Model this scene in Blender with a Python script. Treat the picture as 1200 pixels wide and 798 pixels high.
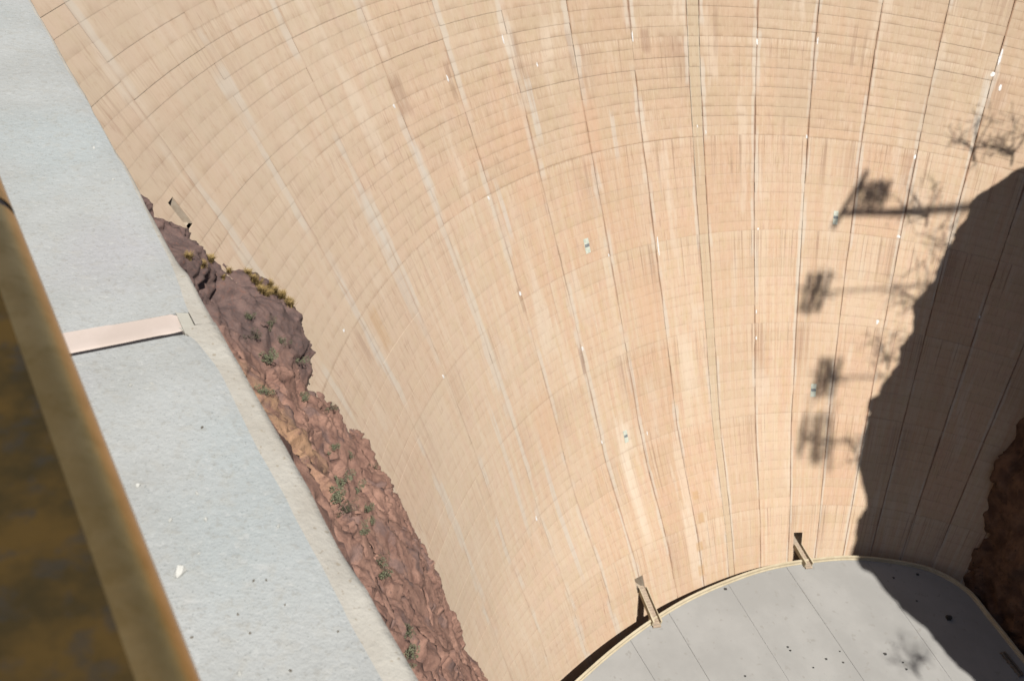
import bpy, bmesh, math, random
import numpy as np
from mathutils import Vector, Matrix
from mathutils.bvhtree import BVHTree

random.seed(7)
rng = np.random.default_rng(11)
for o in list(bpy.data.objects):
    bpy.data.objects.remove(o)
scene = bpy.context.scene
COL = scene.collection

# ------------------------------------------------------------------ camera
CAM = np.array([-92.47935, -32.64478, 1.60244])
YAW, PITCH, ROLL, FPX = 0.2421735, -0.644485, 0.232203, 1115.3576
_fw = np.array([math.sin(YAW)*math.cos(PITCH), math.cos(YAW)*math.cos(PITCH), math.sin(PITCH)])
_rt = np.array([math.cos(YAW), -math.sin(YAW), 0.0])
_up = np.cross(_rt, _fw)
CR = _rt*math.cos(ROLL) + _up*math.sin(ROLL)
CU = -_rt*math.sin(ROLL) + _up*math.cos(ROLL)
cam_data = bpy.data.cameras.new('camera')
cam_data.sensor_fit = 'HORIZONTAL'
cam_data.sensor_width = 36.0
cam_data.lens = FPX/1200*36.0
cam_data.clip_start = 0.02
cam_data.clip_end = 3000
cam_data.dof.use_dof = True
cam_data.dof.focus_distance = 2.6
cam_data.dof.aperture_fstop = 15.0
cam = bpy.data.objects.new('camera', cam_data)
M = Matrix(((CR[0], CU[0], -_fw[0], CAM[0]), (CR[1], CU[1], -_fw[1], CAM[1]), (CR[2], CU[2], -_fw[2], CAM[2]), (0, 0, 0, 1)))
cam.matrix_world = M
COL.objects.link(cam)
scene.camera = cam

def pix_dir(u, v):
    d = _fw*FPX + CR*(u-600) - CU*(v-399)
    return d/np.linalg.norm(d)
def project(P):
    d = np.asarray(P) - CAM
    z = d@_fw
    return 600 + FPX*(d@CR)/z, 399 - FPX*(d@CU)/z, z

# ------------------------------------------------------------------ sky, sun, exposure
SUN = np.array([0.09, -0.526, 0.846]); SUN /= np.linalg.norm(SUN)
SUN_EL = math.asin(SUN[2])
world = bpy.data.worlds.new('World'); scene.world = world; world.use_nodes = True
wn = world.node_tree
bg = wn.nodes['Background']
sky = wn.nodes.new('ShaderNodeTexSky'); sky.sky_type = 'NISHITA'
sky.sun_disc = False; sky.sun_elevation = SUN_EL; sky.sun_rotation = math.atan2(SUN[0], SUN[1])
sky.altitude = 400
wn.links.new(sky.outputs[0], bg.inputs[0]); bg.inputs[1].default_value = 0.05
sl = bpy.data.lights.new('sun', 'SUN'); sl.energy = 5.0; sl.angle = math.radians(0.53); sl.color = (1.0, 0.965, 0.91)
so = bpy.data.objects.new('sun', sl); COL.objects.link(so)
so.rotation_euler = Vector(SUN).to_track_quat('Z', 'Y').to_euler()
vs = scene.view_settings
vs.view_transform = 'Standard'; vs.look = 'None'; vs.gamma = 1.0; vs.use_curve_mapping = False
vs.exposure = 0.993
scene.cycles.diffuse_bounces = 3; scene.cycles.glossy_bounces = 2; scene.cycles.max_bounces = 4

# ------------------------------------------------------------------ helpers
def put(name, me, parent=None, mat=None, smooth=False):
    o = bpy.data.objects.new(name, me); COL.objects.link(o)
    if parent is not None: o.parent = parent
    if mat is not None and not me.materials: me.materials.append(mat)
    if smooth: me.polygons.foreach_set('use_smooth', [True]*len(me.polygons))
    return o
def tag(o, label=None, cat=None, group=None, kind=None):
    if label: o['label'] = label
    if cat: o['category'] = cat
    if group: o['group'] = group
    if kind: o['kind'] = kind
    return o
def empty(name, loc=(0, 0, 0)):
    o = bpy.data.objects.new(name, None); COL.objects.link(o); o.location = loc; o.empty_display_size = 0.1
    return o
def mesh_from(name, verts, faces, uv=None):
    me = bpy.data.meshes.new(name)
    me.from_pydata([tuple(v) for v in verts], [], faces)
    if uv is not None:
        l = me.uv_layers.new(name='st')
        vi = np.empty(len(me.loops), dtype=np.int32); me.loops.foreach_get('vertex_index', vi)
        l.data.foreach_set('uv', np.asarray(uv, dtype=np.float32)[vi].ravel())
    me.update()
    return me
def grid_mesh(name, V):
    """V: (n, m, 3) array -> quad sheet"""
    n, m = V.shape[:2]
    i = np.arange(n*m).reshape(n, m)
    F = np.stack([i[:-1, :-1], i[1:, :-1], i[1:, 1:], i[:-1, 1:]], -1).reshape(-1, 4)
    me = bpy.data.meshes.new(name)
    me.vertices.add(n*m); me.vertices.foreach_set('co', V.reshape(-1).astype(np.float32))
    me.loops.add(len(F)*4); me.loops.foreach_set('vertex_index', F.reshape(-1).astype(np.int32))
    me.polygons.add(len(F)); me.polygons.foreach_set('loop_start', (np.arange(len(F))*4).astype(np.int32))
    me.update(calc_edges=True); me.validate()
    return me
def box_verts(bm, c, ax, ay, az):
    """box from centre and three half-axis vectors"""
    c, ax, ay, az = map(Vector, (c, ax, ay, az))
    vs_ = [bm.verts.new(c + ax*i + ay*j + az*k) for i in (-1, 1) for j in (-1, 1) for k in (-1, 1)]
    for f in ((0, 1, 3, 2), (4, 6, 7, 5), (0, 4, 5, 1), (2, 3, 7, 6), (0, 2, 6, 4), (1, 5, 7, 3)):
        bm.faces.new([vs_[i] for i in f])
def beam(bm, a, b, w, h=None):
    a, b = Vector(a), Vector(b); d = b-a
    if d.length < 1e-6: return
    h = h or w
    t = d.normalized(); up = Vector((0, 0, 1)) if abs(t.z) < 0.95 else Vector((1, 0, 0))
    s = t.cross(up).normalized(); u = s.cross(t)
    box_verts(bm, (a+b)/2, d/2, s*w/2, u*h/2)
def bm_mesh(name, bm, recalc=True):
    if recalc: bmesh.ops.recalc_face_normals(bm, faces=bm.faces)
    me = bpy.data.meshes.new(name); bm.to_mesh(me); bm.free(); return me

def _hash(ix, iy, iz, k):
    h = (ix*374761393 + iy*668265263 + iz*2147483647 + k*974711) & 0xFFFFFFFF
    h = ((h ^ (h >> 13))*1274126177) & 0xFFFFFFFF
    h = ((h ^ (h >> 16))*2246822519) & 0xFFFFFFFF
    return ((h ^ (h >> 15)) & 0xFFFFFF)/float(0x1000000)
def vnoise(P, s, k=0):
    Q = P*s; I = np.floor(Q).astype(np.int64); F = Q-I; F = F*F*(3-2*F)
    r = 0
    for a in (0, 1):
        for b in (0, 1):
            for c in (0, 1):
                w = (F[..., 0] if a else 1-F[..., 0])*(F[..., 1] if b else 1-F[..., 1])*(F[..., 2] if c else 1-F[..., 2])
                r = r + w*_hash(I[..., 0]+a, I[..., 1]+b, I[..., 2]+c, k)
    return r*2-1
def fbm(P, s, octv=4, k=0, gain=0.5):
    r = 0; a = 1
    for i in range(octv):
        r = r + a*vnoise(P, s*2.03**i, k+i); a *= gain
    return r
def facets(P, s, k=0):
    """tilted-plane blocks: Worley cells, each with its own slope and step"""
    Q = P*s; I = np.floor(Q).astype(np.int64)
    best = np.full(Q.shape[:-1], 9.0); val = np.zeros(Q.shape[:-1])
    for a in (-1, 0, 1):
        for b in (-1, 0, 1):
            for c in (-1, 0, 1):
                J = I + np.array([a, b, c])
                C = np.stack([J[..., 0]+_hash(J[..., 0], J[..., 1], J[..., 2], k), J[..., 1]+_hash(J[..., 0], J[..., 1], J[..., 2], k+1), J[..., 2]+_hash(J[..., 0], J[..., 1], J[..., 2], k+2)], -1)
                D = Q-C; d = (D*D).sum(-1)
                g = np.stack([_hash(J[..., 0], J[..., 1], J[..., 2], k+3+i)*2-1 for i in range(3)], -1)
                v = (D*g).sum(-1)*1.1 + (_hash(J[..., 0], J[..., 1], J[..., 2], k+7)*2-1)*0.55
                m = d < best
                best = np.where(m, d, best); val = np.where(m, v, val)
    return val

# ---------------- material helper
class NT:
    def __init__(self, name, rough=0.85):
        self.m = bpy.data.materials.new(name); self.m.use_nodes = True
        self.t = self.m.node_tree; self.b = self.t.nodes['Principled BSDF']
        self.b.inputs['Roughness'].default_value = rough
        if 'Specular IOR Level' in self.b.inputs: self.b.inputs['Specular IOR Level'].default_value = 0.25
    gain = 0.60
    def n(self, ty, **kw):
        x = self.t.nodes.new('ShaderNode'+ty)
        for k, v in kw.items(): setattr(x, k, v)
        return x
    def l(self, a, b): self.t.links.new(a, b)
    def inp(self, sock, v):
        if isinstance(v, (int, float)): sock.default_value = v
        elif isinstance(v, tuple): sock.default_value = v if len(v) == len(sock.default_value) else (*v, 1)
        else: self.l(v, sock)
    def math(self, op, a, b=0.0, c=0.0, clamp=False):
        x = self.n('Math', operation=op, use_clamp=clamp)
        self.inp(x.inputs[0], a); self.inp(x.inputs[1], b); self.inp(x.inputs[2], c)
        return x.outputs[0]
    def mix(self, f, a, b, blend='MIX'):
        x = self.n('Mix', data_type='RGBA', blend_type=blend)
        self.inp(x.inputs[0], f); self.inp(x.inputs[6], a); self.inp(x.inputs[7], b)
        return x.outputs[2]
    def comb(self, x, y, z=0.0):
        c = self.n('CombineXYZ')
        for i, v in enumerate((x, y, z)): self.inp(c.inputs[i], v)
        return c.outputs[0]
    def noise(self, vec, scale, detail=3, rough=0.55, dist=0.0):
        x = self.n('TexNoise'); self.inp(x.inputs['Vector'], vec)
        x.inputs['Scale'].default_value = scale; x.inputs['Detail'].default_value = detail
        x.inputs['Roughness'].default_value = rough; x.inputs['Distortion'].default_value = dist
        return x.outputs[0]
    def white(self, vec):
        x = self.n('TexWhiteNoise', noise_dimensions='3D'); self.inp(x.inputs['Vector'], vec); return x.outputs['Value']
    def ss(self, v, a, b, lo=0.0, hi=1.0):
        x = self.n('MapRange', interpolation_type='SMOOTHSTEP'); self.inp(x.inputs[0], v)
        x.inputs[1].default_value = a; x.inputs[2].default_value = b; x.inputs[3].default_value = lo; x.inputs[4].default_value = hi
        return x.outputs[0]
    def coord(self): return self.n('NewGeometry').outputs['Position']
    def objc(self): return self.n('TexCoord').outputs['Object']
    def color(self, c):
        v = self.n('VectorMath', operation='SCALE'); self.l(c, v.inputs[0]); v.inputs['Scale'].default_value = self.gain
        self.l(v.outputs[0], self.b.inputs['Base Color'])
    def bump(self, h, strength, dist):
        x = self.n('Bump'); x.inputs['Strength'].default_value = strength; x.inputs['Distance'].default_value = dist
        self.l(h, x.inputs['Height']); self.l(x.outputs[0], self.b.inputs['Normal'])

# ---------------- dam concrete: U metres along the arch, V metres below the crest
LIFT = 1.375; ZONE0 = 47.15
def dam_material():
    k = NT('dam_concrete', 0.9)
    uv = k.n('UVMap', uv_map='st').outputs[0]
    sep = k.n('SeparateXYZ'); k.l(uv, sep.inputs[0])
    c, v = sep.outputs[0], sep.outputs[1]
    ci = k.math('FLOOR', c); cf = k.math('FRACT', c)
    U = k.math('MULTIPLY', c, 11.5)
    row = k.math('FLOOR', k.math('DIVIDE', k.math('SUBTRACT', v, ZONE0-LIFT*40), LIFT))
    zon = k.math('FLOOR', k.math('DIVIDE', k.math('SUBTRACT', v, ZONE0-LIFT*40), LIFT*10))
    rf = k.math('FRACT', k.math('DIVIDE', k.math('SUBTRACT', v, ZONE0-LIFT*40), LIFT))
    upper = k.ss(v, 64, 58)                       # older formwork finish above the zone line
    blotch = k.noise(k.comb(k.math('MULTIPLY', U, 0.07), k.math('MULTIPLY', v, 0.05)), 1.0, 2, 0.6)
    st1 = k.noise(k.comb(k.math('MULTIPLY', U, 0.9), k.math('MULTIPLY', v, 0.035), 3.0), 1.0, 3, 0.65)
    st2 = k.noise(k.comb(k.math('MULTIPLY', U, 4.5), k.math('MULTIPLY', v, 0.16), 9.0), 1.0, 2, 0.7)
    st3 = k.noise(k.comb(k.math('MULTIPLY', U, 2.4), k.math('MULTIPLY', v, 0.30), 21.0), 1.0, 2, 0.6)
    pid = k.white(k.comb(ci, row, 1.0)); zid = k.white(k.comb(ci, zon, 2.0))
    rid = k.white(k.comb(5.0, row, 4.0))
    tan = (0.50, 0.340, 0.222); pale = (0.54, 0.42, 0.30); ora = (0.495, 0.310, 0.198); oli = (0.43, 0.325, 0.210)
    col = k.mix(k.ss(st1, 0.35, 0.68), tan, pale)
    col = k.mix(k.math('MULTIPLY', k.ss(blotch, 0.42, 0.72), 0.55), col, pale)
    col = k.mix(k.math('MULTIPLY', k.ss(zid, 0.40, 1.0), 0.55), col, ora)
    col = k.mix(k.math('MULTIPLY', k.ss(pid, 0.55, 1.0), 0.36), col, oli)
    col = k.mix(k.math('MULTIPLY', k.math('MULTIPLY', upper, k.ss(k.noise(k.comb(k.math('MULTIPLY', U, .12), k.math('MULTIPLY', v, .2), 30.0), 1.0, 3), 0.38, 0.65)), 0.5), col, oli)
    hue = k.noise(k.comb(k.math('MULTIPLY', U, 0.55), k.math('MULTIPLY', v, 0.30), 44.0), 1.0, 3, .7)
    col = k.mix(k.math('MULTIPLY', k.ss(hue, .52, .66), .40), col, (0.50, 0.335, 0.25))
    col = k.mix(k.math('MULTIPLY', k.ss(hue, .48, .36), .34), col, (0.47, 0.365, 0.21))
    # left flank: paler weathered cement
    col = k.mix(k.math('MULTIPLY', k.ss(c, 8.5, 3.5), 0.5), col, (0.545, 0.455, 0.355))
    col = k.mix(k.math('MULTIPLY', k.math('MULTIPLY', k.ss(v, 84, 34), k.ss(c, 5.0, 11.0, .35, 1.2)), k.ss(blotch, .2, .6, .32, .52)), col, (0.385, 0.295, 0.205))
    # fine vertical streaks, stronger in some lifts than in others
    mod = k.ss(k.noise(k.comb(k.math('ADD', k.math('MULTIPLY', U, .16), k.math('MULTIPLY', pid, 3.0)), k.math('MULTIPLY', v, .10), 90.0), 1.0, 2), .36, .64)
    ble = k.ss(k.noise(k.comb(k.math('MULTIPLY', U, .22), k.math('MULTIPLY', v, .055), 95.0), 1.0, 3, .6), .56, .68)
    col = k.mix(k.math('MULTIPLY', ble, .6), col, (0.56, 0.46, 0.355))
    col = k.mix(k.math('MULTIPLY', k.math('MULTIPLY', k.ss(st2, 0.50, 0.78), mod), 0.5), col, (0.56, 0.45, 0.34))
    col = k.mix(k.math('MULTIPLY', k.math('MULTIPLY', k.ss(st2, 0.46, 0.24), mod), 0.42), col, (0.33, 0.205, 0.125))
    col = k.mix(k.math('MULTIPLY', k.math('MULTIPLY', k.ss(st3, 0.44, 0.26), k.ss(zid, 0.25, .8)), 0.4), col, (0.26, 0.145, 0.095))
    # washed cement runs beside the contraction joints
    cid = k.white(k.comb(ci, 3.0, 8.0))
    mott = k.noise(k.comb(k.math('MULTIPLY', U, 1.8), k.math('MULTIPLY', v, 1.1), 12.0), 1.0, 3, .7)
    col = k.mix(k.math('MULTIPLY', k.ss(mott, .50, .72), .35), col, (0.53, 0.415, 0.305))
    col = k.mix(k.math('MULTIPLY', k.ss(mott, .48, .28), .26), col, (0.345, 0.22, 0.135))
    col = k.mix(k.math('MULTIPLY', k.ss(cid, .5, 1.0), .22), col, (0.40, 0.265, 0.165))
    zid2 = k.white(k.comb(ci, zon, 7.0))
    zf0 = k.math('FRACT', k.math('DIVIDE', k.math('SUBTRACT', v, ZONE0-LIFT*40), LIFT*10))
    side = k.math('ABSOLUTE', k.math('SUBTRACT', cf, k.math('MULTIPLY', k.math('GREATER_THAN', k.white(k.comb(ci, zon, 9.0)), .5), 1.0)))
    bst = k.math('MULTIPLY', k.math('GREATER_THAN', zid2, .62), k.math('MULTIPLY', k.ss(zf0, .75, .25), k.ss(side, .42, .12)))
    bst = k.math('MULTIPLY', bst, k.ss(k.noise(k.comb(k.math('MULTIPLY', U, 3.0), k.math('MULTIPLY', v, .06), 61.0), 1.0, 3, .6), .36, .60))
    col = k.mix(k.math('MULTIPLY', bst, k.ss(c, 6.0, 10.0, .15, .42)), col, (0.27, 0.165, 0.115))
    near = k.math('MINIMUM', cf, k.math('SUBTRACT', 1.0, cf))
    for sd, zz_ in ((cf, 50.0), (k.math('SUBTRACT', 1.0, cf), 57.0)):
        runm = k.ss(k.noise(k.comb(k.math('MULTIPLY', ci, 7.31), k.math('MULTIPLY', v, 0.075), zz_), 1.0, 3), 0.46, 0.56)
        wd = k.noise(k.comb(k.math('MULTIPLY', ci, 3.3), k.math('MULTIPLY', v, 0.25), zz_+2), 1.0, 2)
        band = k.ss(k.math('SUBTRACT', sd, k.math('MULTIPLY', wd, k.ss(c, 8.0, 14.0, 0.12, 0.09))), 0.035, 0.005)
        col = k.mix(k.math('MULTIPLY', k.math('MULTIPLY', band, runm), 0.58), col, (0.51, 0.455, 0.38))
    rust = k.ss(k.noise(k.comb(k.math('MULTIPLY', ci, 3.77), k.math('MULTIPLY', v, 0.09), 70.0), 1.0, 3), 0.42, 0.56)
    col = k.mix(k.math('MULTIPLY', k.math('MULTIPLY', k.ss(near, 0.034, 0.008), rust), k.ss(c, 6.0, 10.0, 0.12, 0.7)), col, (0.24, 0.115, 0.06))
    # dark drip stains that hang from the zone lines
    zf = k.math('FRACT', k.math('DIVIDE', k.math('SUBTRACT', v, ZONE0-LIFT*40), LIFT*10))
    drip = k.math('MULTIPLY', k.ss(k.noise(k.comb(k.math('MULTIPLY', U, 1.6), k.math('MULTIPLY', v, 0.02), 80.0), 1.0, 3, .7), 0.565, 0.65), k.ss(zf, 0.75, 0.0))
    col = k.mix(k.math('MULTIPLY', drip, k.ss(c, 6.0, 11.0, 0.18, 0.55)), col, (0.20, 0.115, 0.075))
    for (c0, v0, wc, hv, sc_, am) in STAINS:
        du = k.ss(k.math('ABSOLUTE', k.math('SUBTRACT', c, c0)), wc, wc*.55)
        dv = k.ss(k.math('ABSOLUTE', k.math('SUBTRACT', k.math('ADD', v, k.math('MULTIPLY', k.math('SUBTRACT', st2, .5), hv*.9)), v0)), hv, hv*.5)
        col = k.mix(k.math('MULTIPLY', k.math('MULTIPLY', du, dv), k.ss(st2, .25, .6, am*.35, am)), col, sc_)
    # narrow closure column is greener
    col = k.mix(k.math('MULTIPLY', k.math('MULTIPLY', k.math('GREATER_THAN', c, 100.0), k.ss(st2, .3, .6)), 0.42), col, (0.37, 0.315, 0.20))
    # lift lines and form-board lines: dirt at the edges, plus painted lift shading
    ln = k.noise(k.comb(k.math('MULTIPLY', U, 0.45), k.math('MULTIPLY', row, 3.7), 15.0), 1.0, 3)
    edge = k.math('MULTIPLY', k.ss(rf, 0.50, 1.0), k.ss(ln, 0.38, 0.66))  # scalloped shading of each lift, painted darker towards its lower edge
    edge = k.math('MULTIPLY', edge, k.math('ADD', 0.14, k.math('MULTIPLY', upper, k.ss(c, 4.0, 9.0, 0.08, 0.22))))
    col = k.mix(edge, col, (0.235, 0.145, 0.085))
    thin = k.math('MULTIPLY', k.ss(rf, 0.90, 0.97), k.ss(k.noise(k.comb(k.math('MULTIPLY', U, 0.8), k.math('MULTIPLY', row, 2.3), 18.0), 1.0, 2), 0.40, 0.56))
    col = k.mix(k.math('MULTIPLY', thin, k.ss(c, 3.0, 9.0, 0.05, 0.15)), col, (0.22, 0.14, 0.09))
    edge2 = k.math('MULTIPLY', k.ss(rf, 0.14, 0.0), k.ss(rid, 0.2, 0.9))
    col = k.mix(k.math('MULTIPLY', edge2, 0.22), col, (0.53, 0.43, 0.33))
    zpr = k.ss(k.math('ABSOLUTE', k.math('SUBTRACT', v, ZONE0+LIFT*10)), 4.0, 1.0, 0.35, 1.0)
    zl = k.math('MULTIPLY', k.ss(k.math('MINIMUM', zf, k.math('SUBTRACT', 1.0, zf)), .016, .004), k.ss(ln, .3, .5))
    col = k.mix(k.math('MULTIPLY', k.math('MULTIPLY', zl, k.math('MULTIPLY', zpr, k.ss(zid2, .15, .8))), .5), col, (0.26, 0.16, 0.095))
    col = k.mix(k.math('MULTIPLY', k.math('MULTIPLY', k.ss(zf, .09, .02), k.ss(st2, .42, .6)), .45), col, (0.54, 0.43, 0.315))
    fv = k.math('FRACT', k.math('ADD', k.math('MULTIPLY', cf, 6.0), k.math('MULTIPLY', pid, 0.0)))
    fl = k.math('MULTIPLY', k.ss(k.math('ABSOLUTE', k.math('SUBTRACT', fv, 0.5)), 0.455, 0.5), k.ss(k.noise(k.comb(k.math('MULTIPLY', U, 0.5), k.math('MULTIPLY', v, 0.12), 33.0), 1.0, 2), 0.42, 0.6))
    col = k.mix(k.math('MULTIPLY', fl, k.ss(c, 5.0, 11.0, 0.10, 0.28)), col, (0.26, 0.15, 0.09))
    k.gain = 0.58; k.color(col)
    return k.m
def simple(name, c1, c2, scale, rough=0.9, detail=5, spot=None, spot_scale=40, bump=0.0, bdist=0.01, thr=(0.35, 0.65)):
    k = NT(name, rough); p = k.coord()
    f = k.noise(p, scale, detail, 0.6)
    col = k.mix(k.ss(f, *thr), c1, c2)
    if spot:
        g = k.noise(p, spot_scale, 2, 0.5)
        col = k.mix(k.ss(g, 0.64, 0.72), col, spot)
    k.color(col)
    if bump: k.bump(k.noise(p, scale*8, 5, .65), bump, bdist)
    return k.m

def joint_material():
    k = NT('joint_grime', 0.95); p = k.coord(); sp = k.n('SeparateXYZ'); k.l(p, sp.inputs[0])
    n1 = k.noise(p, 0.12, 4, .7)
    col = k.mix(k.ss(n1, .40, .60), (0.20, 0.12, 0.075), (0.42, 0.31, 0.215))
    k.color(k.mix(k.math('MULTIPLY', k.ss(sp.outputs[0], -52, -85), .75), col, (0.47, 0.39, 0.30)))
    return k.m
M_joint = joint_material()
M_deposit = simple('mineral_white', (0.55, 0.53, 0.5), (0.68, 0.67, 0.66), 3.0)
M_plate = simple('painted_plate', (0.40, 0.43, 0.36), (0.50, 0.51, 0.43), 2.0)
M_plate_dark = simple('plate_band', (0.13, 0.145, 0.15), (0.2, 0.21, 0.21), 3.0)

# ------------------------------------------------------------------ dam surface
YJ = 27.183153
A_ = (0.72171881, 0.30667130, -0.55984140, 0.14083475); B_ = (0.65510301, -0.54008373)
def rad_c(h):
    x = np.minimum(np.asarray(h, float)/100, 1.32)
    return 138.7-100*(A_[0]*x+A_[1]*x*x+A_[2]*x**3+A_[3]*x**4), 100*(B_[0]*x+B_[1]*x*x)
def toe(th, h):
    """the face steps out a little towards its toe"""
    t = np.clip((np.asarray(h, float)-100)/20, 0, 1)
    return t*t*(3-2*t)*np.interp(th, [-1.3, -0.9, -0.65, -0.4, -0.1, 0.25], [1.0, 1.9, 2.3, 1.6, 1.2, 0.0])
def dam_pt(th, h, off=0.0):
    """point on the downstream face; off > 0 moves it out of the concrete towards the canyon"""
    th = np.asarray(th, float); h = np.asarray(h, float)
    r, yc = rad_c(h); dy = YJ-yc; b = dy*np.cos(th)
    rho = -b+np.sqrt(np.maximum(b*b-(dy*dy-r*r), 0)) - off - toe(th, h)
    return np.stack([rho*np.sin(th), YJ+rho*np.cos(th), -h+0*th], -1)
def dam_hit(u, v):
    d = pix_dir(u, v); t0, t1 = 10.0, 400.0
    ts = np.linspace(8, 400, 1500); P = CAM+d*ts[:, None]
    r, yc = rad_c(-P[:, 2]); F = np.hypot(P[:, 0], P[:, 1]-yc)-r+toe(np.arctan2(P[:, 0], P[:, 1]-YJ), -P[:, 2])
    i = int(np.argmax(F > 0)); w = F[i-1]/(F[i-1]-F[i]); Q = P[i-1]+(P[i]-P[i-1])*w
    return math.atan2(Q[0], Q[1]-YJ), -Q[2]

DTH = 0.129094
JT = {-3: -1.4400, -2: -1.3223, -1: -1.1969, 0: -1.0674, 1: -0.9394, 2: -0.8114, 3: -0.6775, 4: -0.5494, 5: -0.4148, 6: -0.2783, 7: -0.1534, 8: -0.0290, 9: 0.0960, 10: 0.2111}
for k in range(-4, -7, -1): JT[k] = JT[k+1]-0.118
for k in range(11, 17): JT[k] = JT[k-1]+0.123
DEL = 0.0125
edges = []                                     # (theta_left, theta_right, column number)
for k in range(-6, 16):
    a, b = JT[k], JT[k+1]
    if k == 5: a += DEL
    if k == 4: b -= DEL
    edges.append((a, b, k+6))
edges.append((JT[5]-DEL, JT[5]+DEL, 105))
edges.sort()
ROW0 = ZONE0-LIFT*34                            # first lift line just under the crest
NROW = 97
# doorways in the face: theta centre, half width (rad), top and bottom depth
NOTCH = [
    dict(px=(757, 712), w=1.5, top=120.0, bot=122.45),
    dict(px=(941, 641), w=1.5, top=120.0, bot=122.45),
    dict(px=(201.5, 237), w=0.75, top=40.9, bot=43.2),
]
ROOF_Z = -122.6

STAINS = []
WASH, BRN, OCH, GRY = (0.60, 0.50, 0.39), (0.25, 0.15, 0.10), (0.43, 0.27, 0.13), (0.50, 0.46, 0.40)
for (u, v, wc, hv, sc_, am) in [(742, 570, .13, 12, WASH, .75), (735, 512, .11, 3.0, WASH, .7), (812, 640, .22, 8, WASH, .6), (806, 430, .2, 6, WASH, .45), (800, 560, .16, 7, WASH, .5), (822, 607, .13, 1.0, OCH, .7), (820, 640, .15, .9, OCH, .7), (822, 668, .13, 1.1, OCH, .7), (815, 580, .12, .8, OCH, .6),
        (468, 112, .12, 2.6, BRN, .5), (756, 48, .10, 2.0, BRN, .6), (784, 52, .26, 2.2, BRN, .28), (682, 424, .045, 2.6, BRN, .7), (768, 540, .022, 6, BRN, .6), (611, 352, .05, 2.0, BRN, .5), (528, 96, .05, 2.6, BRN, .5), (605, 60, .06, 3.2, BRN, .4), (668, 60, .05, 3.4, BRN, .4), (1000, 55, .04, 4, BRN, .45), (1012, 60, .03, 4, BRN, .45), (838, 35, .05, 4.5, BRN, .4), (918, 155, .03, 4, BRN, .35), (857, 190, .03, 3, BRN, .35),
        (590, 245, .05, 5, GRY, .6), (625, 130, .07, 5, GRY, .6), (655, 600, .07, 14, GRY, .6), (600, 560, .06, 12, GRY, .5), (455, 300, .10, 9, GRY, .5), (430, 390, .06, 8, GRY, .5), (1150, 120, .07, 6, GRY, .5), (500, 210, .05, 6, GRY, .5), (720, 160, .05, 4, GRY, .5), (445, 385, .10, 3, OCH, .45), (425, 405, .06, 2.4, BRN, .3), (690, 160, .3, 6, (0.50, 0.315, 0.205), .5), (610, 190, .35, 7, (0.50, 0.32, 0.205), .4), (930, 110, .4, 6, (0.40, 0.30, 0.205), .5), (1090, 110, .4, 9, (0.40, 0.315, 0.225), .5), (640, 500, .35, 6, (0.51, 0.32, 0.20), .4), (760, 360, .35, 6, (0.52, 0.335, 0.215), .4)]:
    t_, h_ = dam_hit(u, v)
    for (a_, b_, cn) in edges:
        if a_ <= t_ < b_ and cn < 100: STAINS.append((cn+(t_-a_)/(b_-a_), h_, wc, hv, sc_, am)); break
M_dam = dam_material()
dam = empty('dam', (0, 95, -120))
tag(dam, 'huge curved tan concrete dam face in ruled blocks, streaked with rust and cement', 'dam')
def child(name, me, parent, mat=None, smooth=False):
    o = put(name, me, parent, mat, smooth)
    o.matrix_parent_inverse = parent_inv[parent.name]
    return o
parent_inv = {}
def reg(e):
    parent_inv[e.name] = Matrix.Translation(e.location).inverted() if e.parent is None else Matrix.Identity(4)
    return e
reg(dam)

# notch angles: footbridge doors sit where the bridge ends, computed from the roof edge below
def roof_at(u, v, z=None):
    z = ROOF_Z if z is None else z
    d = pix_dir(u, v); t = (z-CAM[2])/d[2]; return CAM+d*t
ROOF_EDGE = [tuple(roof_at(u, v)[:2]) for u, v in [(600, 880), (640, 835), (680, 797), (720, 762), (760, 732), (800, 707), (850, 684), (900, 667), (950, 658.5), (1000, 655), (1050, 660), (1090, 669), (1115, 681), (1131, 692), (1160, 726), (1200, 776), (1260, 850), (1340, 950)]]
BR = []
for (fx, fy) in (tuple(roof_at(767, 729)[:2]), tuple(roof_at(944.5, 661)[:2])):
    Dx = np.array([-0.15, 0.989])
    # march along the bridge to the dam face at roof level
    t = 0.0
    while True:
        P = np.array([fx, fy])+Dx*t
        r, yc = rad_c(-ROOF_Z); tp = math.atan2(P[0], P[1]-YJ)
        if math.hypot(P[0], P[1]-yc) > r-float(toe(tp, -ROOF_Z)) or t > 30: break
        t += 0.02
    print('BRIDGE', fx, fy, t)
    BR.append((np.array([fx, fy]), Dx, t, math.atan2(P[0], P[1]-YJ)))
for i in (0, 1):
    NOTCH[i]['th'] = BR[i][3]; NOTCH[i]['hw'] = 0.85/np.hypot(*(BR[i][0]+BR[i][1]*BR[i][2]-np.array([0, YJ])))
NOTCH[2]['th'] = -1.4785; NOTCH[2]['hw'] = 0.0048
def cut_rect(rect, notches):
    """split (t0,t1,h0,h1) around the doorways"""
    out = [rect]
    for n in notches:
        nt0, nt1, nh0, nh1 = n['th']-n['hw'], n['th']+n['hw'], n['top'], n['bot']
        new = []
        for (a, b, c, d) in out:
            if b <= nt0 or a >= nt1 or d <= nh0 or c >= nh1: new.append((a, b, c, d)); continue
            if a < nt0: new.append((a, nt0, c, d))
            if b > nt1: new.append((nt1, b, c, d))
            a2, b2 = max(a, nt0), min(b, nt1)
            if c < nh0: new.append((a2, b2, c, nh0))
            if d > nh1: new.append((a2, b2, nh1, d))
        out = new
    return out
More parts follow.
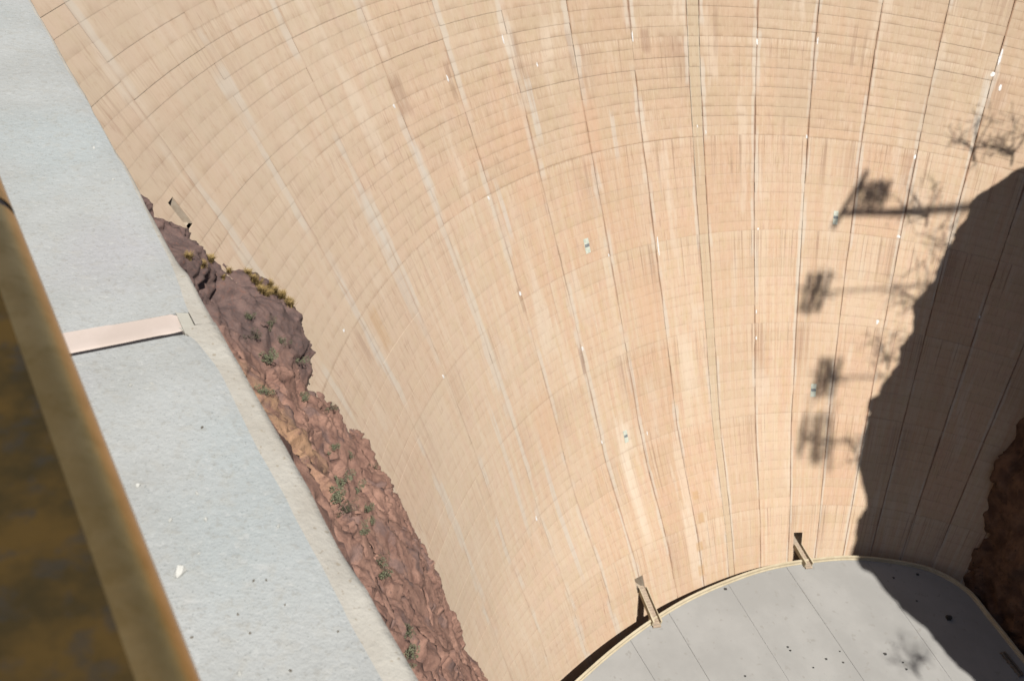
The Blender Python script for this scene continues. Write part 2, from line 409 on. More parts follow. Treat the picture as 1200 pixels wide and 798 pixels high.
def slab(rect, off_t, off_b, colno, th_span, back=0.32):
    a, b, c, d = rect
    seg = max(1, int(round((b-a)/0.032)))
    th = np.linspace(a, b, seg+1)
    f_t = dam_pt(th, np.full_like(th, c), off_t); f_b = dam_pt(th, np.full_like(th, d), off_b)
    k_t = dam_pt(th, np.full_like(th, c), -back); k_b = dam_pt(th, np.full_like(th, d), -back)
    V = np.concatenate([f_t, f_b, k_t, k_b]); n = seg+1
    F = []
    for i in range(seg):
        F.append((i, n+i, n+i+1, i+1))
        F.append((i, i+1, 2*n+i+1, 2*n+i))
        F.append((n+i, 3*n+i, 3*n+i+1, n+i+1))
    F.append((0, 2*n, 3*n, n)); F.append((seg, n+seg, 3*n+seg, 2*n+seg))
    cu = colno+(th-th_span[0])/(th_span[1]-th_span[0])
    uv = np.concatenate([np.stack([cu, np.full(n, hh)], -1) for hh in (c, d, c, d)])
    return V, F, uv
panels = []
for (a, b, colno) in edges:
    g = float(np.interp(a, [-1.4, -0.9, -0.5], [0.012, 0.026, 0.052]))/100 if colno < 100 else 0.04/100        # half joint, rad (about 7 cm)
    for r in range(NROW):
        h0 = ROW0+LIFT*r; h1 = h0+LIFT
        lg = random.choice((0.001, 0.002, 0.003, 0.007))*(0.5 if a < -0.75 else 1.0)
        if (r-34) % 10 == 0: lg += random.choice((0.0, 0.004, 0.008))
        base = 0.02+0.05*random.random()
        jog = random.uniform(-1, 1)*0.00035
        rects = cut_rect((a+g+jog, b-g+jog, h0+lg, h1-lg*0.4), NOTCH)
        tilt = random.uniform(0.0, 0.05) if r < 44 else random.uniform(-0.01, 0.02)
        Vs, Fs, Us, nb = [], [], [], 0
        for rc in rects:
            V, F, U = slab(rc, base, base+tilt, colno, (a, b))
            Vs.append(V); Us.append(U); Fs += [tuple(i+nb for i in f) for f in F]; nb += len(V)
        if not Vs: continue
        Vs = np.concatenate(Vs); Us = np.concatenate(Us)
        cu, cv, cz = project(dam_pt((a+b)/2, (h0+h1)/2))
        e1 = np.array(project(dam_pt(a, (h0+h1)/2))[:2]); e2 = np.array(project(dam_pt(b, (h0+h1)/2))[:2])
        e3 = np.array(project(dam_pt((a+b)/2, h0))[:2]); e4 = np.array(project(dam_pt((a+b)/2, h1))[:2])
        area = abs((e2-e1)[0]*(e4-e3)[1]-(e2-e1)[1]*(e4-e3)[0])
        # left of this line the parapet or the rock hides the face
        hid = cu < (40+0.56*cv+22 if cv < 250 else np.interp(cv, [250, 350, 440, 520, 640, 800], [205, 362, 372, 440, 495, 575]))
        vis = 0 < cu < 1200 and 0 < cv < 798 and cz > 0 and not hid and h1 < 121 and cu < 1195-max(0, cv-440)*0.35
        panels.append((area if vis else 0, Vs, Fs, Us))
panels.sort(key=lambda x: -x[0])
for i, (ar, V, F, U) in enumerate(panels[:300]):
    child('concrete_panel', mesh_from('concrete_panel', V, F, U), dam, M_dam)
V_, F_, U_, nb = [], [], [], 0
for ar, V, F, U in panels[300:]:
    V_.append(V); U_.append(U); F_ += [tuple(i+nb for i in f) for f in F]; nb += len(V)
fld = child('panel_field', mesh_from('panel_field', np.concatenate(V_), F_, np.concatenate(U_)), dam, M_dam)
fld['kind'] = 'stuff'
# concrete mass behind the panels, with holes for the doorways
ths = set(np.round(np.linspace(JT[-6], JT[16], 190), 5).tolist()); hs = set(np.round(np.linspace(0, 175, 90), 3).tolist())
for n in NOTCH:
    ths |= {round(n['th']-n['hw'], 5), round(n['th']+n['hw'], 5)}; hs |= {n['top'], n['bot']}
ths = np.array(sorted(ths)); hs = np.array(sorted(hs))
T, Hh = np.meshgrid(ths, hs, indexing='ij')
BV = dam_pt(T, Hh, -0.22)
nT, nH = T.shape; idx = np.arange(nT*nH).reshape(nT, nH); BF = []
for i in range(nT-1):
    for j in range(nH-1):
        tm, hm = (ths[i]+ths[i+1])/2, (hs[j]+hs[j+1])/2
        if any(abs(tm-n['th']) < n['hw'] and n['top'] < hm < n['bot'] for n in NOTCH): continue
        BF.append((int(idx[i, j]), int(idx[i, j+1]), int(idx[i+1, j+1]), int(idx[i+1, j])))
# crest: road deck and its far edge
top_in = dam_pt(ths, np.zeros(nT), -0.22)
dirn = np.stack([np.sin(ths), np.cos(ths), 0*ths], -1)
nb = nT*nH; ex = np.concatenate([top_in+dirn*13.7, top_in+dirn*13.7+np.array([0, 0, -60])])
for i in range(nT-1):
    BF.append((int(idx[i, 0]), int(idx[i+1, 0]), nb+i+1, nb+i)); BF.append((nb+i, nb+i+1, nb+nT+i+1, nb+nT+i))
child('dam_body', mesh_from('dam_body', np.concatenate([BV.reshape(-1, 3), ex]), BF), dam, M_joint)
# door recesses: upright liner walls behind the sloping face
M_liner = simple('recess_concrete', (0.34, 0.27, 0.2), (0.42, 0.35, 0.27), 1.2)
M_door = simple('door_dark', (0.05, 0.04, 0.03), (0.08, 0.06, 0.045), 2.0)
for ni, n in enumerate(NOTCH):
    t0, t1 = n['th']-n['hw'], n['th']+n['hw']
    ft0, ft1 = dam_pt(t0, n['top'], -0.05), dam_pt(t1, n['top'], -0.05); fb0, fb1 = dam_pt(t0, n['bot'], 0.0), dam_pt(t1, n['bot'], 0.0)
    dp = 1.2 if ni < 2 else 0.3
    D = np.array([math.sin(n['th']), math.cos(n['th']), 0])
    bt0, bt1 = ft0+D*dp, ft1+D*dp
    bb0, bb1 = bt0.copy(), bt1.copy(); bb0[2] = bb1[2] = -n['bot']
    V = [ft0, ft1, fb0, fb1, bt0, bt1, bb0, bb1]
    F = [(4, 6, 7, 5), (0, 2, 6, 4), (1, 5, 7, 3), (0, 4, 5, 1), (2, 3, 7, 6)]
    rec = child('door_recess', mesh_from('door_recess', V, F), dam, M_liner)
    dw = (bt1-bt0); cen = (bt0+bt1)/2
    bm = bmesh.new(); u = dw/np.linalg.norm(dw)
    box_verts(bm, cen-D*0.04+np.array([0, 0, -(n['bot']-n['top'])/2-0.2]), u*np.linalg.norm(dw)*0.40, D*0.03, np.array([0, 0, (n['bot']-n['top'])/2-0.2]))
    d_ = put('door', bm_mesh('door', bm), rec, M_door); d_.matrix_parent_inverse = Matrix.Identity(4)

# mineral deposits and survey plates lying on the face
def patch(name, u, v, su, sh, mat, irregular=True, th=0.09, parent=dam, dh=0.0):
    t, h = dam_hit(u, v); h += dh
    R = 95.0; n = 14 if irregular else 4
    pts = []
    for i in range(n):
        a = 2*math.pi*i/n
        if irregular:
            rr = 0.72+0.5*random.random(); x, y = math.cos(a)*su/2*rr, math.sin(a)*sh/2*rr
        else:
            x, y = ((-1, -1), (1, -1), (1, 1), (-1, 1))[i]; x *= su/2; y *= sh/2
        pts.append((t+x/R, h+y*0.75))
    fr = [dam_pt(a, b, th) for a, b in pts]; bk = [dam_pt(a, b, -0.05) for a, b in pts]
    F = [tuple(range(n-1, -1, -1))]+[(i, (i+1) % n, n+(i+1) % n, n+i) for i in range(n)]
    return child(name, mesh_from(name, np.array(fr+bk), F), parent, mat)
for (u, v, su, sh) in [(524, 92, .5, 1.3), (609, 344, .8, .9), (682, 408, .8, 1.0), (771, 288, .5, 4.6), (887, 49, .5, 1.5), (958, 48, .45, 1.8), (1172, 68, .7, 4.2), (1163, 87, 1.3, 1.1), (1172, 103, .8, 1.8), (628, 607, .7, 1.3), (461, 124, .5, 1.0), (741, 44, .35, 2.6), (589, 46, .35, 1.6), (629, 76, .4, 1.0), (945, 160, .5, .9), (1072, 184, .8, 1.1), (1053, 277, 1.2, .7), (886, 365, .5, 1.0), (886, 396, .6, .9), (519, 441, .6, .7), (572, 232, .5, .8), (705, 518, .5, 1.2), (758, 507, .4, 1.3), (817, 148, .35, .7), (827, 155, .35, .9), (713, 299, .4, .7), (402, 387, .6, .5), (1028, 377, 1.1, 1.3), (888, 268, .6, .5), (1148, 371, .6, .7)]:
    patch('mineral_deposit', u, v, su*.62, sh*.8, M_deposit)
for (u, v, su, sh) in [(687.5, 288, 1.25, 2.6), (733, 511, 1.2, 2.4), (979, 255, 1.1, 2.7), (953, 457, 1.6, 2.6)]:
    pl = patch('survey_plate', u, v, su, sh, M_plate, False, 0.10)
    bd = patch('plate_band', u, v-0.6, su*0.9, sh*0.2, M_plate_dark, False, 0.13, parent=dam)
    bd.parent = pl; bd.matrix_parent_inverse = Matrix.Identity(4)

# ------------------------------------------------------------------ powerhouse below the face
M_roof = simple('roof_concrete', (0.278, 0.272, 0.256), (0.318, 0.311, 0.293), 0.10, 0.9, 6, (0.262, 0.252, 0.232), 0.9, 0.2, 0.02)
M_curb = simple('curb_concrete', (0.45, 0.38, 0.26), (0.52, 0.45, 0.32), 0.6)
M_pwall = simple('powerhouse_wall', (0.30, 0.25, 0.19), (0.38, 0.32, 0.25), 0.2)
M_dark = simple('dark_metal', (0.03, 0.03, 0.03), (0.06, 0.055, 0.05), 2.0)
M_vent = simple('vent_metal', (0.12, 0.10, 0.085), (0.2, 0.17, 0.14), 1.5, 0.6)
ph = reg(empty('powerhouse', (-10, 45, -145)))
tag(ph, 'flat pale grey concrete powerhouse roof with a curved tan curb at the dam toe', 'building')
def smooth_poly(P, n):
    P = np.array(P, float); d = np.r_[0, np.cumsum(np.hypot(*np.diff(P, axis=0).T))]
    s = np.linspace(0, d[-1], n)
    # Catmull-Rom style resample through cubic Hermite
    m = np.gradient(P, d, axis=0); out = []
    for x in s:
        i = min(max(np.searchsorted(d, x)-1, 0), len(P)-2); h = d[i+1]-d[i]; t = (x-d[i])/h
        out.append((2*t**3-3*t**2+1)*P[i]+(t**3-2*t**2+t)*h*m[i]+(-2*t**3+3*t**2)*P[i+1]+(t**3-t**2)*h*m[i+1])
    return np.array(out)
EDGE = smooth_poly(ROOF_EDGE, 160)
def edge_y(x):
    seg = EDGE[:110]; return float(np.interp(x, seg[:, 0], seg[:, 1]))
# slabs of the roof between the long expansion joints (lines that run down the canyon)
_tr = roof_at(1131, 692); i_tr = int(np.argmin(np.hypot(EDGE[:, 0]-_tr[0], EDGE[:, 1]-_tr[1])))
JX = []
for (u0, v0), (u1, v1) in (((740, 752), (800, 850)), ((800, 745), (832, 798)), ((857, 690), (925, 798)), ((935, 684), (1013, 798)), ((1037, 687), (1105, 782))):
    a, b = roof_at(u0, v0), roof_at(u1, v1); sl_ = (b[0]-a[0])/(a[1]-b[1]); JX.append((a[0]-(65-a[1])*sl_, sl_))
def jline(j, y):
    x0, sl_ = JX[j]; return x0+(65-y)*sl_
Y0 = -30.0
def slab_poly(j):
    """outline of roof slab j in plan, clockwise"""
    lo = -1 if j == 0 else j-1
    pts = []
    xa = -70.0 if j == 0 else None
    def hit_edge(jj):
        for y in np.arange(85, -30, -0.1):
            x = jline(jj, y)
            if x > EDGE[0, 0] and y <= np.interp(x, EDGE[:i_tr, 0], EDGE[:i_tr, 1]): return x, y
    L = (EDGE[0, 0], EDGE[0, 1]) if j == 0 else hit_edge(j-1)
    Rr = None if j == len(JX) else hit_edge(j)
    pts.append((-70.0, Y0) if j == 0 else (jline(j-1, Y0)+0.03, Y0))
    if j == 0: pts.append((-70.0, EDGE[0, 1]-6))
    pts.append((L[0]+0.03, L[1]))
    if Rr is not None:
        for e in EDGE[:i_tr]:
            if L[0]+0.2 < e[0] < Rr[0]-0.2: pts.append(tuple(e))
        pts.append((Rr[0]-0.03, Rr[1])); pts.append((jline(j, Y0)-0.03, Y0))
    else:
        for e in EDGE:
            if e[0] > L[0]+0.2: pts.append(tuple(e))
        pts.append((36, Y0))
    return pts
for j in range(len(JX)+1):
    P = slab_poly(j); n = len(P); z = ROOF_Z+random.uniform(-0.015, 0.015)
    V = [(x, y, z) for x, y in P]+[(x, y, z-0.6) for x, y in P]
    F = [tuple(range(n))]+[(i, n+i, n+(i+1) % n, (i+1) % n) for i in range(n)]
    bm = bmesh.new(); me = mesh_from('roof_slab', V, F); bm.from_mesh(me); bmesh.ops.triangulate(bm, faces=[f for f in bm.faces if len(f.verts) > 4])
    bmesh.ops.recalc_face_normals(bm, faces=bm.faces); bm.to_mesh(me); bm.free()
    child('roof_slab', me, ph, M_roof)
# under-deck so the joints have a floor, and the outer wall in the gap
n = len(EDGE); tan_ = np.gradient(EDGE, axis=0); tan_ /= np.linalg.norm(tan_, axis=1)[:, None]
outn = np.stack([-tan_[:, 1], tan_[:, 0]], -1)                # to the dam side
V = [(x, y, ROOF_Z-0.2) for x, y in EDGE]+[(x, y, -152.0) for x, y in EDGE]+[(-70, Y0, ROOF_Z-0.2), (36, Y0, ROOF_Z-0.2)]
child('outer_wall', mesh_from('outer_wall', V, [(i, i+1, n+i+1, n+i) for i in range(n-1)]), ph, M_pwall)
ud = [(x, y, ROOF_Z-0.3) for x, y in EDGE-outn*0.1]+[(36, Y0, ROOF_Z-0.3), (-70, Y0, ROOF_Z-0.3)]
me = mesh_from('under_deck', ud, [tuple(range(len(ud)))]); bm = bmesh.new(); bm.from_mesh(me); bmesh.ops.triangulate(bm, faces=bm.faces); bm.to_mesh(me); bm.free()
child('under_deck', me, ph, M_pwall)
# curb: cast in lengths, two steps
def curb(i0, i1, w0, w1, z0, z1, name):
    E = EDGE[i0:i1+1]; O = outn[i0:i1+1]; m = len(E)
    V = []
    for (w, z) in ((w0, z0), (w0, z1), (w1, z1), (w1, z0)):
        V += [(*(E[i]+O[i]*w), ROOF_Z+z) for i in range(m)]
    F = []
    for q in range(4):
        a, b = q*m, ((q+1) % 4)*m
        F += [(a+i, a+i+1, b+i+1, b+i) for i in range(m-1)]
    F += [(0, m, 2*m, 3*m), (m-1, 4*m-1, 3*m-1, 2*m-1)]
    bm = bmesh.new(); me = mesh_from(name, V, F); bm.from_mesh(me); bmesh.ops.recalc_face_normals(bm, faces=bm.faces); bm.to_mesh(me); bm.free()
    return child(name, me, ph, M_curb)
for a in range(0, n-1, 10):
    b = min(a+10, n-1)
    curb(a, b, 0.0, 0.36, -0.25, 0.6, 'curb')
    curb(a, b, -0.24, -0.005, -0.1, 0.12, 'curb_step')
# small things fixed on the roof
def lump(name, c, sx, sy, sz, mat, parent=None, seed=0, n=10):
    """angular little stone: jittered hull"""
    r = random.Random(seed); bm = bmesh.new()
    for i in range(n+8):
        v = Vector((r.gauss(0, 1), r.gauss(0, 1), r.gauss(0, 1))).normalized()
        bm.verts.new((v.x*sx*r.uniform(.75, 1.1), v.y*sy*r.uniform(.75, 1.1), max(v.z, -0.35)*sz*r.uniform(.8, 1.1)))
    g = bmesh.ops.convex_hull(bm, input=bm.verts)
    bmesh.ops.delete(bm, geom=[v for v in bm.verts if not v.link_faces], context='VERTS')
    me = bm_mesh(name, bm)
    o = put(name, me, parent, mat); o.location = c
    return o
for i, (u, v, s) in enumerate([(923, 758, .22), (968, 772, .24), (953, 782, .17), (984, 763, .15), (988, 776, .2), (1037, 766, .34), (1062, 784, .24), (850, 690, .35), (926, 762, .2), (1111, 724.5, .62), (1047, 677, .25), (1074, 704, .2), (1075, 673, .35), (873, 792, .2), (1058, 776, .2)]):
    p = roof_at(u, v)
    big = s > .6
    o = child('roof_vent' if big else 'roof_drain', None or bm_mesh('x', (lambda b: (box_verts(b, p+np.array([0, 0, 0.25 if big else 0.05]), (s*.6, 0, 0), (0, s*.6, 0), (0, 0, 0.25 if big else 0.05)), box_verts(b, p+np.array([0, 0, 0.56 if big else 0.12]), (s*.75, 0, 0), (0, s*.4, 0), (0, 0, 0.05 if big else 0.02)), b)[2])(bmesh.new())), ph, M_dark)
# twin duct beside the straight curb
a, b = roof_at(1174, 765), roof_at(1196, 792)
dd = (b-a)/np.linalg.norm(b-a); sd = np.array([dd[1], -dd[0], 0])
bm = bmesh.new()
for s in (-0.35, 0.35): beam(bm, a+sd*s+np.array([0, 0, .35]), b+sd*s+np.array([0, 0, .35]), 0.28, 0.3)
for t in np.linspace(0, 1, 6):
    c = a+(b-a)*t; beam(bm, c-sd*.5+np.array([0, 0, .1]), c+sd*.5+np.array([0, 0, .1]), 0.18, 0.2)
child('duct_rack', bm_mesh('duct_rack', bm), ph, M_vent)

# footbridges between the doors and the roof
M_brfloor = simple('bridge_floor', (0.34, 0.26, 0.19), (0.43, 0.34, 0.25), 1.5)
labels = ['pale concrete footbridge nearer the rock slope, from a dam door to the roof', 'pale concrete footbridge nearer the big cliff shadow, from a dam door to the roof']
for bi, (f, D, L, th) in enumerate(BR):
    br = reg(empty('footbridge', (f[0], f[1], ROOF_Z))); tag(br, labels[bi], 'footbridge', 'footbridges from the dam to the roof')
    D3 = Vector((D[0], D[1], 0)); S3 = Vector((D[1], -D[0], 0)); o0 = Vector((f[0], f[1], ROOF_Z))
    a0, a1 = -0.7, L+1.0
    zd = 0.5
    npk = 14
    bm = bmesh.new()
    box_verts(bm, o0+D3*(a0+a1)/2+Vector((0, 0, zd-0.35)), D3*(a1-a0)/2, S3*0.6, Vector((0, 0, 0.2)))
    child('deck', bm_mesh('deck', bm), br, M_pwall)
    for i in range(npk):
        x0 = a0+(a1-a0)*i/npk; bm = bmesh.new()
        box_verts(bm, o0+D3*(x0+(a1-a0)/npk/2)+Vector((0, 0, zd-0.04+random.uniform(-.012, .012))), D3*((a1-a0)/npk*0.45), S3*0.57, Vector((0, 0, 0.05)))
        child('plank', bm_mesh('plank', bm), br, M_brfloor)
    for s in (-1, 1):
        bm = bmesh.new()
        box_verts(bm, o0+D3*(a0+a1-0.7)/2+S3*s*0.68+Vector((0, 0, zd+0.12)), D3*((a1-a0-0.7)/2), S3*0.06, Vector((0, 0, 0.42)))
        child('side_wall', bm_mesh('side_wall', bm), br, M_curb)
        bm = bmesh.new()
        box_verts(bm, o0+D3*(a0+0.75)+S3*s*0.70+Vector((0, 0, 0.55)), D3*0.7, S3*0.13, Vector((0, 0, 0.6)))
        child('end_post', bm_mesh('end_post', bm), br, M_curb)
    for i in range(1):
        bm = bmesh.new(); box_verts(bm, o0+D3*(a0-0.2-0.3*i)+Vector((0, 0, zd-0.18*(i+1)-0.12)), D3*0.17, S3*0.7, Vector((0, 0, 0.13)))
        child('step', bm_mesh('step', bm), br, M_brfloor)

# ------------------------------------------------------------------ near canyon wall (lit rock under the parapet)
E_ = np.array([-0.4445, 0.8958, 0.0]); N_ = np.array([0.8958, 0.4445, 0.0])       # along the parapet / out over the canyon
def rock_off(a, z):
    dep = CAM[2]-z
    off = dep*(0.385+0.088*np.clip(dep, 0, 130)/115)
    bump = np.interp(dep, [0, 38, 43, 50, 57, 60, 65, 70, 77, 85, 92, 102, 115, 140], [-1.5, -3.4, 0.1, 1.5, 2.6, 3.0, 4.0, 5.4, 4.4, 3.0, 2.0, 1.3, -0.2, -0.8])
    knob = np.interp(dep, [40, 43, 47, 50.5, 54, 57, 59.5, 62], [0, 0.3, 1.2, 2.8, 4.4, 3.6, 0.6, 0])
    wk = np.clip((a-55)/10, 0, 1); bump = bump+knob*wk*wk*(3-2*wk)
    w = np.clip((a-22)/38, 0, 1); w = w*w*(3-2*w)
    near = np.clip((34-a)/20, 0, 1)
    return off+bump*w-near*np.clip(60-dep, 0, 60)*0.045
av = np.concatenate([np.arange(-40, 14, 2.0), np.arange(14, 44, 0.3), np.arange(44, 80, 0.17), np.arange(80, 120, 2.0)])
zv = -np.concatenate([np.arange(0.9, 34, 1.5), np.arange(34, 74, 0.17), np.arange(74, 128, 0.22), np.arange(128, 172, 2.0)])
Ag, Zg = np.meshgrid(av, zv, indexing='ij')
base = np.array([CAM[0], CAM[1], 0])+E_*Ag[..., None]+N_*rock_off(Ag, Zg)[..., None]; base[..., 2] = Zg
W = np.clip((-Zg-8)/25, 0.0, 1.0)
Pw = base+np.stack([fbm(base, 0.11, 3, 40), fbm(base, 0.11, 3, 50), fbm(base, 0.11, 3, 60)], -1)*0.9
St = Pw*np.array([1.0, 1.0, 0.62])
d1 = facets(St, 0.20, 100)*0.75
d2 = facets(St*np.array([1.0, 1.0, 1.3]), 0.48, 200)*0.22+facets(St, 1.15, 250)*0.05
d3 = 0
for i_, (s_, a_) in enumerate(((0.2, 0.60), (0.45, 0.30), (1.0, 0.12), (2.1, 0.055), (4.3, 0.03))):
    d3 = d3+(0.55-2*np.abs(vnoise(St, s_, 300+i_)))*a_
d4 = fbm(base, 0.16, 3, 5)*0.35+fbm(base, 3.0, 2, 25)*0.04
crack = -np.clip(0.12-np.abs(vnoise(Pw*np.array([1, 1, 0.5]), 0.45, 77)), 0, 1)*11.0*np.clip(vnoise(Pw, 0.2, 78)+0.35, 0, 1)
led = (Zg+0.22*Ag+fbm(base, 0.18, 3, 90)*2.2)/2.9; led = led-np.floor(led)
led2 = (Zg*0.9-0.35*Ag+fbm(base, 0.4, 3, 95)*1.2)/1.1; led2 = led2-np.floor(led2)
lw = np.clip(vnoise(base, 0.13, 97)+0.45, 0, 1)
disp = (d1+d2+d3+d4+crack+(0.5-led)*0.40*lw+(0.5-led2)*0.09*(1-lw*.5)-0.1)*W
rock_n = N_*0.8+np.array([0, 0, 0.45])
RV = base+disp[..., None]*rock_n
_r, _yc = rad_c(-RV[..., 2]); gapd = _r-np.hypot(RV[..., 0], RV[..., 1]-_yc)       # > 0 in front of the face
sink = np.where((gapd < 1.3) & (-RV[..., 2] < 60), np.clip(1.3-gapd, 0, 1.3), 0)
RV = RV-N_*(sink*1.6)[..., None]
me = grid_mesh('canyon_wall_left', RV)
def rock_material():
    k = NT('canyon_rock', 0.95); p = k.coord()
    sep = k.n('SeparateXYZ'); k.l(p, sep.inputs[0]); z = sep.outputs[2]
    wob = k.noise(p, 0.12, 4, .6)
    av_ = k.n('VectorMath', operation='DOT_PRODUCT'); k.l(p, av_.inputs[0]); av_.inputs[1].default_value = tuple(E_)
    aa = k.math('SUBTRACT', av_.outputs['Value'], float(CAM@E_))
    f = k.ss(k.math('ADD', k.math('ADD', aa, k.math('MULTIPLY', z, 0.55)), k.math('MULTIPLY', k.math('SUBTRACT', wob, .5), 12.0)), PUR-3, PUR+3)
    n1 = k.noise(p, 0.6, 6, .65); n2 = k.noise(p, 3.0, 5, .65); n3 = k.noise(p, 11.0, 3, .6)
    red = k.mix(k.ss(n1, 0.34, 0.66), (0.195, 0.105, 0.078), (0.335, 0.19, 0.138))
    red = k.mix(k.math('MULTIPLY', k.ss(n2, .54, .70), .6), red, (0.36, 0.21, 0.155))
    red = k.mix(k.math('MULTIPLY', k.ss(n2, .45, .30), .6), red, (0.10, 0.062, 0.056))
    red = k.mix(k.math('MULTIPLY', k.ss(k.noise(p, .35, 4, .6), .54, .66), .6), red, (0.15, 0.105, 0.098))
    pur = k.mix(k.ss(n1, 0.36, 0.64), (0.098, 0.066, 0.060), (0.175, 0.112, 0.096))
    pur = k.mix(k.math('MULTIPLY', k.ss(n2, .54, .68), .55), pur, (0.185, 0.088, 0.064))
    col = k.mix(f, red, pur)
    # pale ochre band of crumbling rock
    v = k.n('VectorMath', operation='DISTANCE'); k.l(p, v.inputs[0]); v.inputs[1].default_value = OCHRE
    och = k.math('MULTIPLY', k.ss(k.math('ADD', v.outputs['Value'], k.math('MULTIPLY', k.math('SUBTRACT', wob, .5), 14.0)), 6.5, 3.0), k.ss(n1, .38, .56))
    col = k.mix(k.math('MULTIPLY', och, .6), col, (0.42, 0.255, 0.135))
    col = k.mix(k.math('MULTIPLY', k.ss(n3, .60, .72), .4), col, (0.33, 0.24, 0.19))
    col = k.mix(k.math('MULTIPLY', k.ss(n3, .38, .28), .55), col, (0.045, 0.03, 0.028))
    k.color(col); k.bump(k.math('ADD', n2, k.math('MULTIPLY', n3, .6)), 0.55, 0.10)
    return k.m
bvh = BVHTree.FromPolygons([Vector(v) for v in RV.reshape(-1, 3)], [tuple(p.vertices) for p in me.polygons])
def rock_hit(u, v):
    loc, nor, i, d = bvh.ray_cast(Vector(CAM), Vector(pix_dir(u, v)))
    return loc
q = rock_hit(347, 520); OCHRE = tuple(q) if q else (-92, 30, -60)
q2 = rock_hit(345, 432); PUR = float((np.array(q2)-CAM)@E_+0.55*q2.z) if q2 else 30.0
for uv_ in ((300, 330), (345, 350), (300, 440), (345, 432), (350, 520), (420, 600), (450, 700), (520, 780)):
    q3 = rock_hit(*uv_)
    if q3: print('ROCK', uv_, round(float((np.array(q3)-CAM)@E_), 1), round(q3.z, 1))
M_rock = rock_material()
rock = put('canyon_wall_left', me, None, M_rock); tag(rock, kind='structure')

RVs, RFs = [], []
rr_ = random.Random(5)
unit = []
for k_ in range(5):
    bm = bmesh.new()
    for _ in range(12):
        v = Vector((rr_.gauss(0, 1), rr_.gauss(0, 1), rr_.gauss(0, 1))).normalized()*rr_.uniform(.7, 1.1); bm.verts.new(v)
    bmesh.ops.convex_hull(bm, input=bm.verts); bmesh.ops.delete(bm, geom=[v for v in bm.verts if not v.link_faces], context='VERTS')
    bm.verts.index_update(); unit.append((np.array([v.co for v in bm.verts]), [tuple(v.index for v in f.verts) for f in bm.faces])); bm.free()
cnt = 0
while cnt < 900:
    a, z_ = rr_.uniform(18, 72), rr_.uniform(-120, -44)
    i, j = int(np.argmin(np.abs(av-a))), int(np.argmin(np.abs(zv-z_)))
    if vnoise(np.array([[a, z_, 3.0]]), 0.16, 31)[0] < rr_.uniform(-.5, .5): continue
    V, F = unit[rr_.randrange(5)]; s = min(0.055*rr_.paretovariate(1.6), .42)
    th = rr_.uniform(0, 6.28); Rm = np.array([[math.cos(th), -math.sin(th), 0], [math.sin(th), math.cos(th), 0], [0, 0, 1]])
    W_ = (V*np.array([s*1.3, s*.9, s*.75]))@Rm.T+RV[i, j]; k0 = sum(len(x) for x in RVs) if cnt == 0 else k0+len(RVs[-1])
    RVs.append(W_); RFs += [tuple(q+k0 for q in f) for f in F]; cnt += 1
rub = put('rubble', mesh_from('rubble', np.concatenate(RVs), RFs), None, M_rock); tag(rub, 'loose broken red brown stones strewn over the rock slope', 'rubble', kind='stuff')

# ------------------------------------------------------------------ far canyon wall (shaded cliff that throws the big shadow)
def shade_src(u, v, z):
    """where something at height z must stand for its shadow to fall on this spot of the dam or the roof"""
    t, h = dam_hit(u, v); D = dam_pt(t, h)
    if D[2] < ROOF_Z: D = roof_at(u, v)
    return D+SUN*((z-D[2])/SUN[2])
RIM = np.array([shade_src(u, v, -6.0) for u, v in [(1200, 188), (1180, 197), (1165, 204), (1142, 214), (1133, 228), (1126, 247), (1116, 262), (1108, 272), (1094, 292), (1088, 316), (1071, 343), (1069, 366), (1052, 390), (1049, 410), (1033, 434), (1017, 465), (1013, 488), (1006, 532), (1010, 552), (1014, 572), (1003, 599), (998, 619), (998, 650), (1010, 657), (1040, 690), (1070, 716), (1082, 726), (1110, 752), (1130, 778), (1140, 790), (1150, 798)]])
o_ = np.argsort(RIM[:, 1]); RIM = RIM[o_]
RIM_Y = np.concatenate([[-150, RIM[0, 1]-40], RIM[:, 1], RIM[-1, 1]+[6, 25, 60]]); RIM_X = np.concatenate([[60, RIM[0, 0]+14], RIM[:, 0], RIM[-1, 0]+[5, 18, 40]])
print('RIM', np.round(RIM, 1).tolist())
def far_x(y, z):
    rim = np.interp(y, RIM_Y, RIM_X)
    basex = np.interp(y, [-120, 0, 10, 30, 48, 69, 87, 110, 140], [50, 38, 36.5, 33, 29.5, 27.6, 31.4, 44, 60])
    t = np.clip((z+122)/112.0, 0, 1); t = t**1.25
    x = basex*(1-t)+rim*t
    return x+np.clip(z+10, 0, 200)*0.9+np.clip(-z-122, 0, 60)*-0.05
yv = np.concatenate([np.arange(-120, -34, 3.0), np.arange(-34, 90, 0.42), np.arange(90, 141, 2.5)])
zf = np.concatenate([np.arange(-165, -125, 4.0), np.arange(-125, -4, 0.5), np.arange(-4, 30, 1.0), np.arange(30, 90, 5.0)])
Yg, Zq = np.meshgrid(yv, zf, indexing='ij')
FB = np.stack([far_x(Yg, Zq), Yg, Zq], -1)
rimw = np.clip(1-np.abs(Zq+8)/22, 0, 1)                    # keep the rim profile, roughen the rest
dq = facets(FB*np.array([1, 1, .7]), 0.16, 400)*1.5*(1-0.75*rimw)+facets(FB, 0.5, 420)*0.55*(1-.4*rimw)+fbm(FB, 0.3, 4, 430)*0.5
FB[..., 0] += dq+0.5
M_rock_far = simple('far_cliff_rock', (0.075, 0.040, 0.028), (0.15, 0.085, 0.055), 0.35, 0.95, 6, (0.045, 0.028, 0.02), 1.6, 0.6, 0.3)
fw_ = put('canyon_wall_right', grid_mesh('canyon_wall_right', FB), None, M_rock_far); tag(fw_, kind='structure')

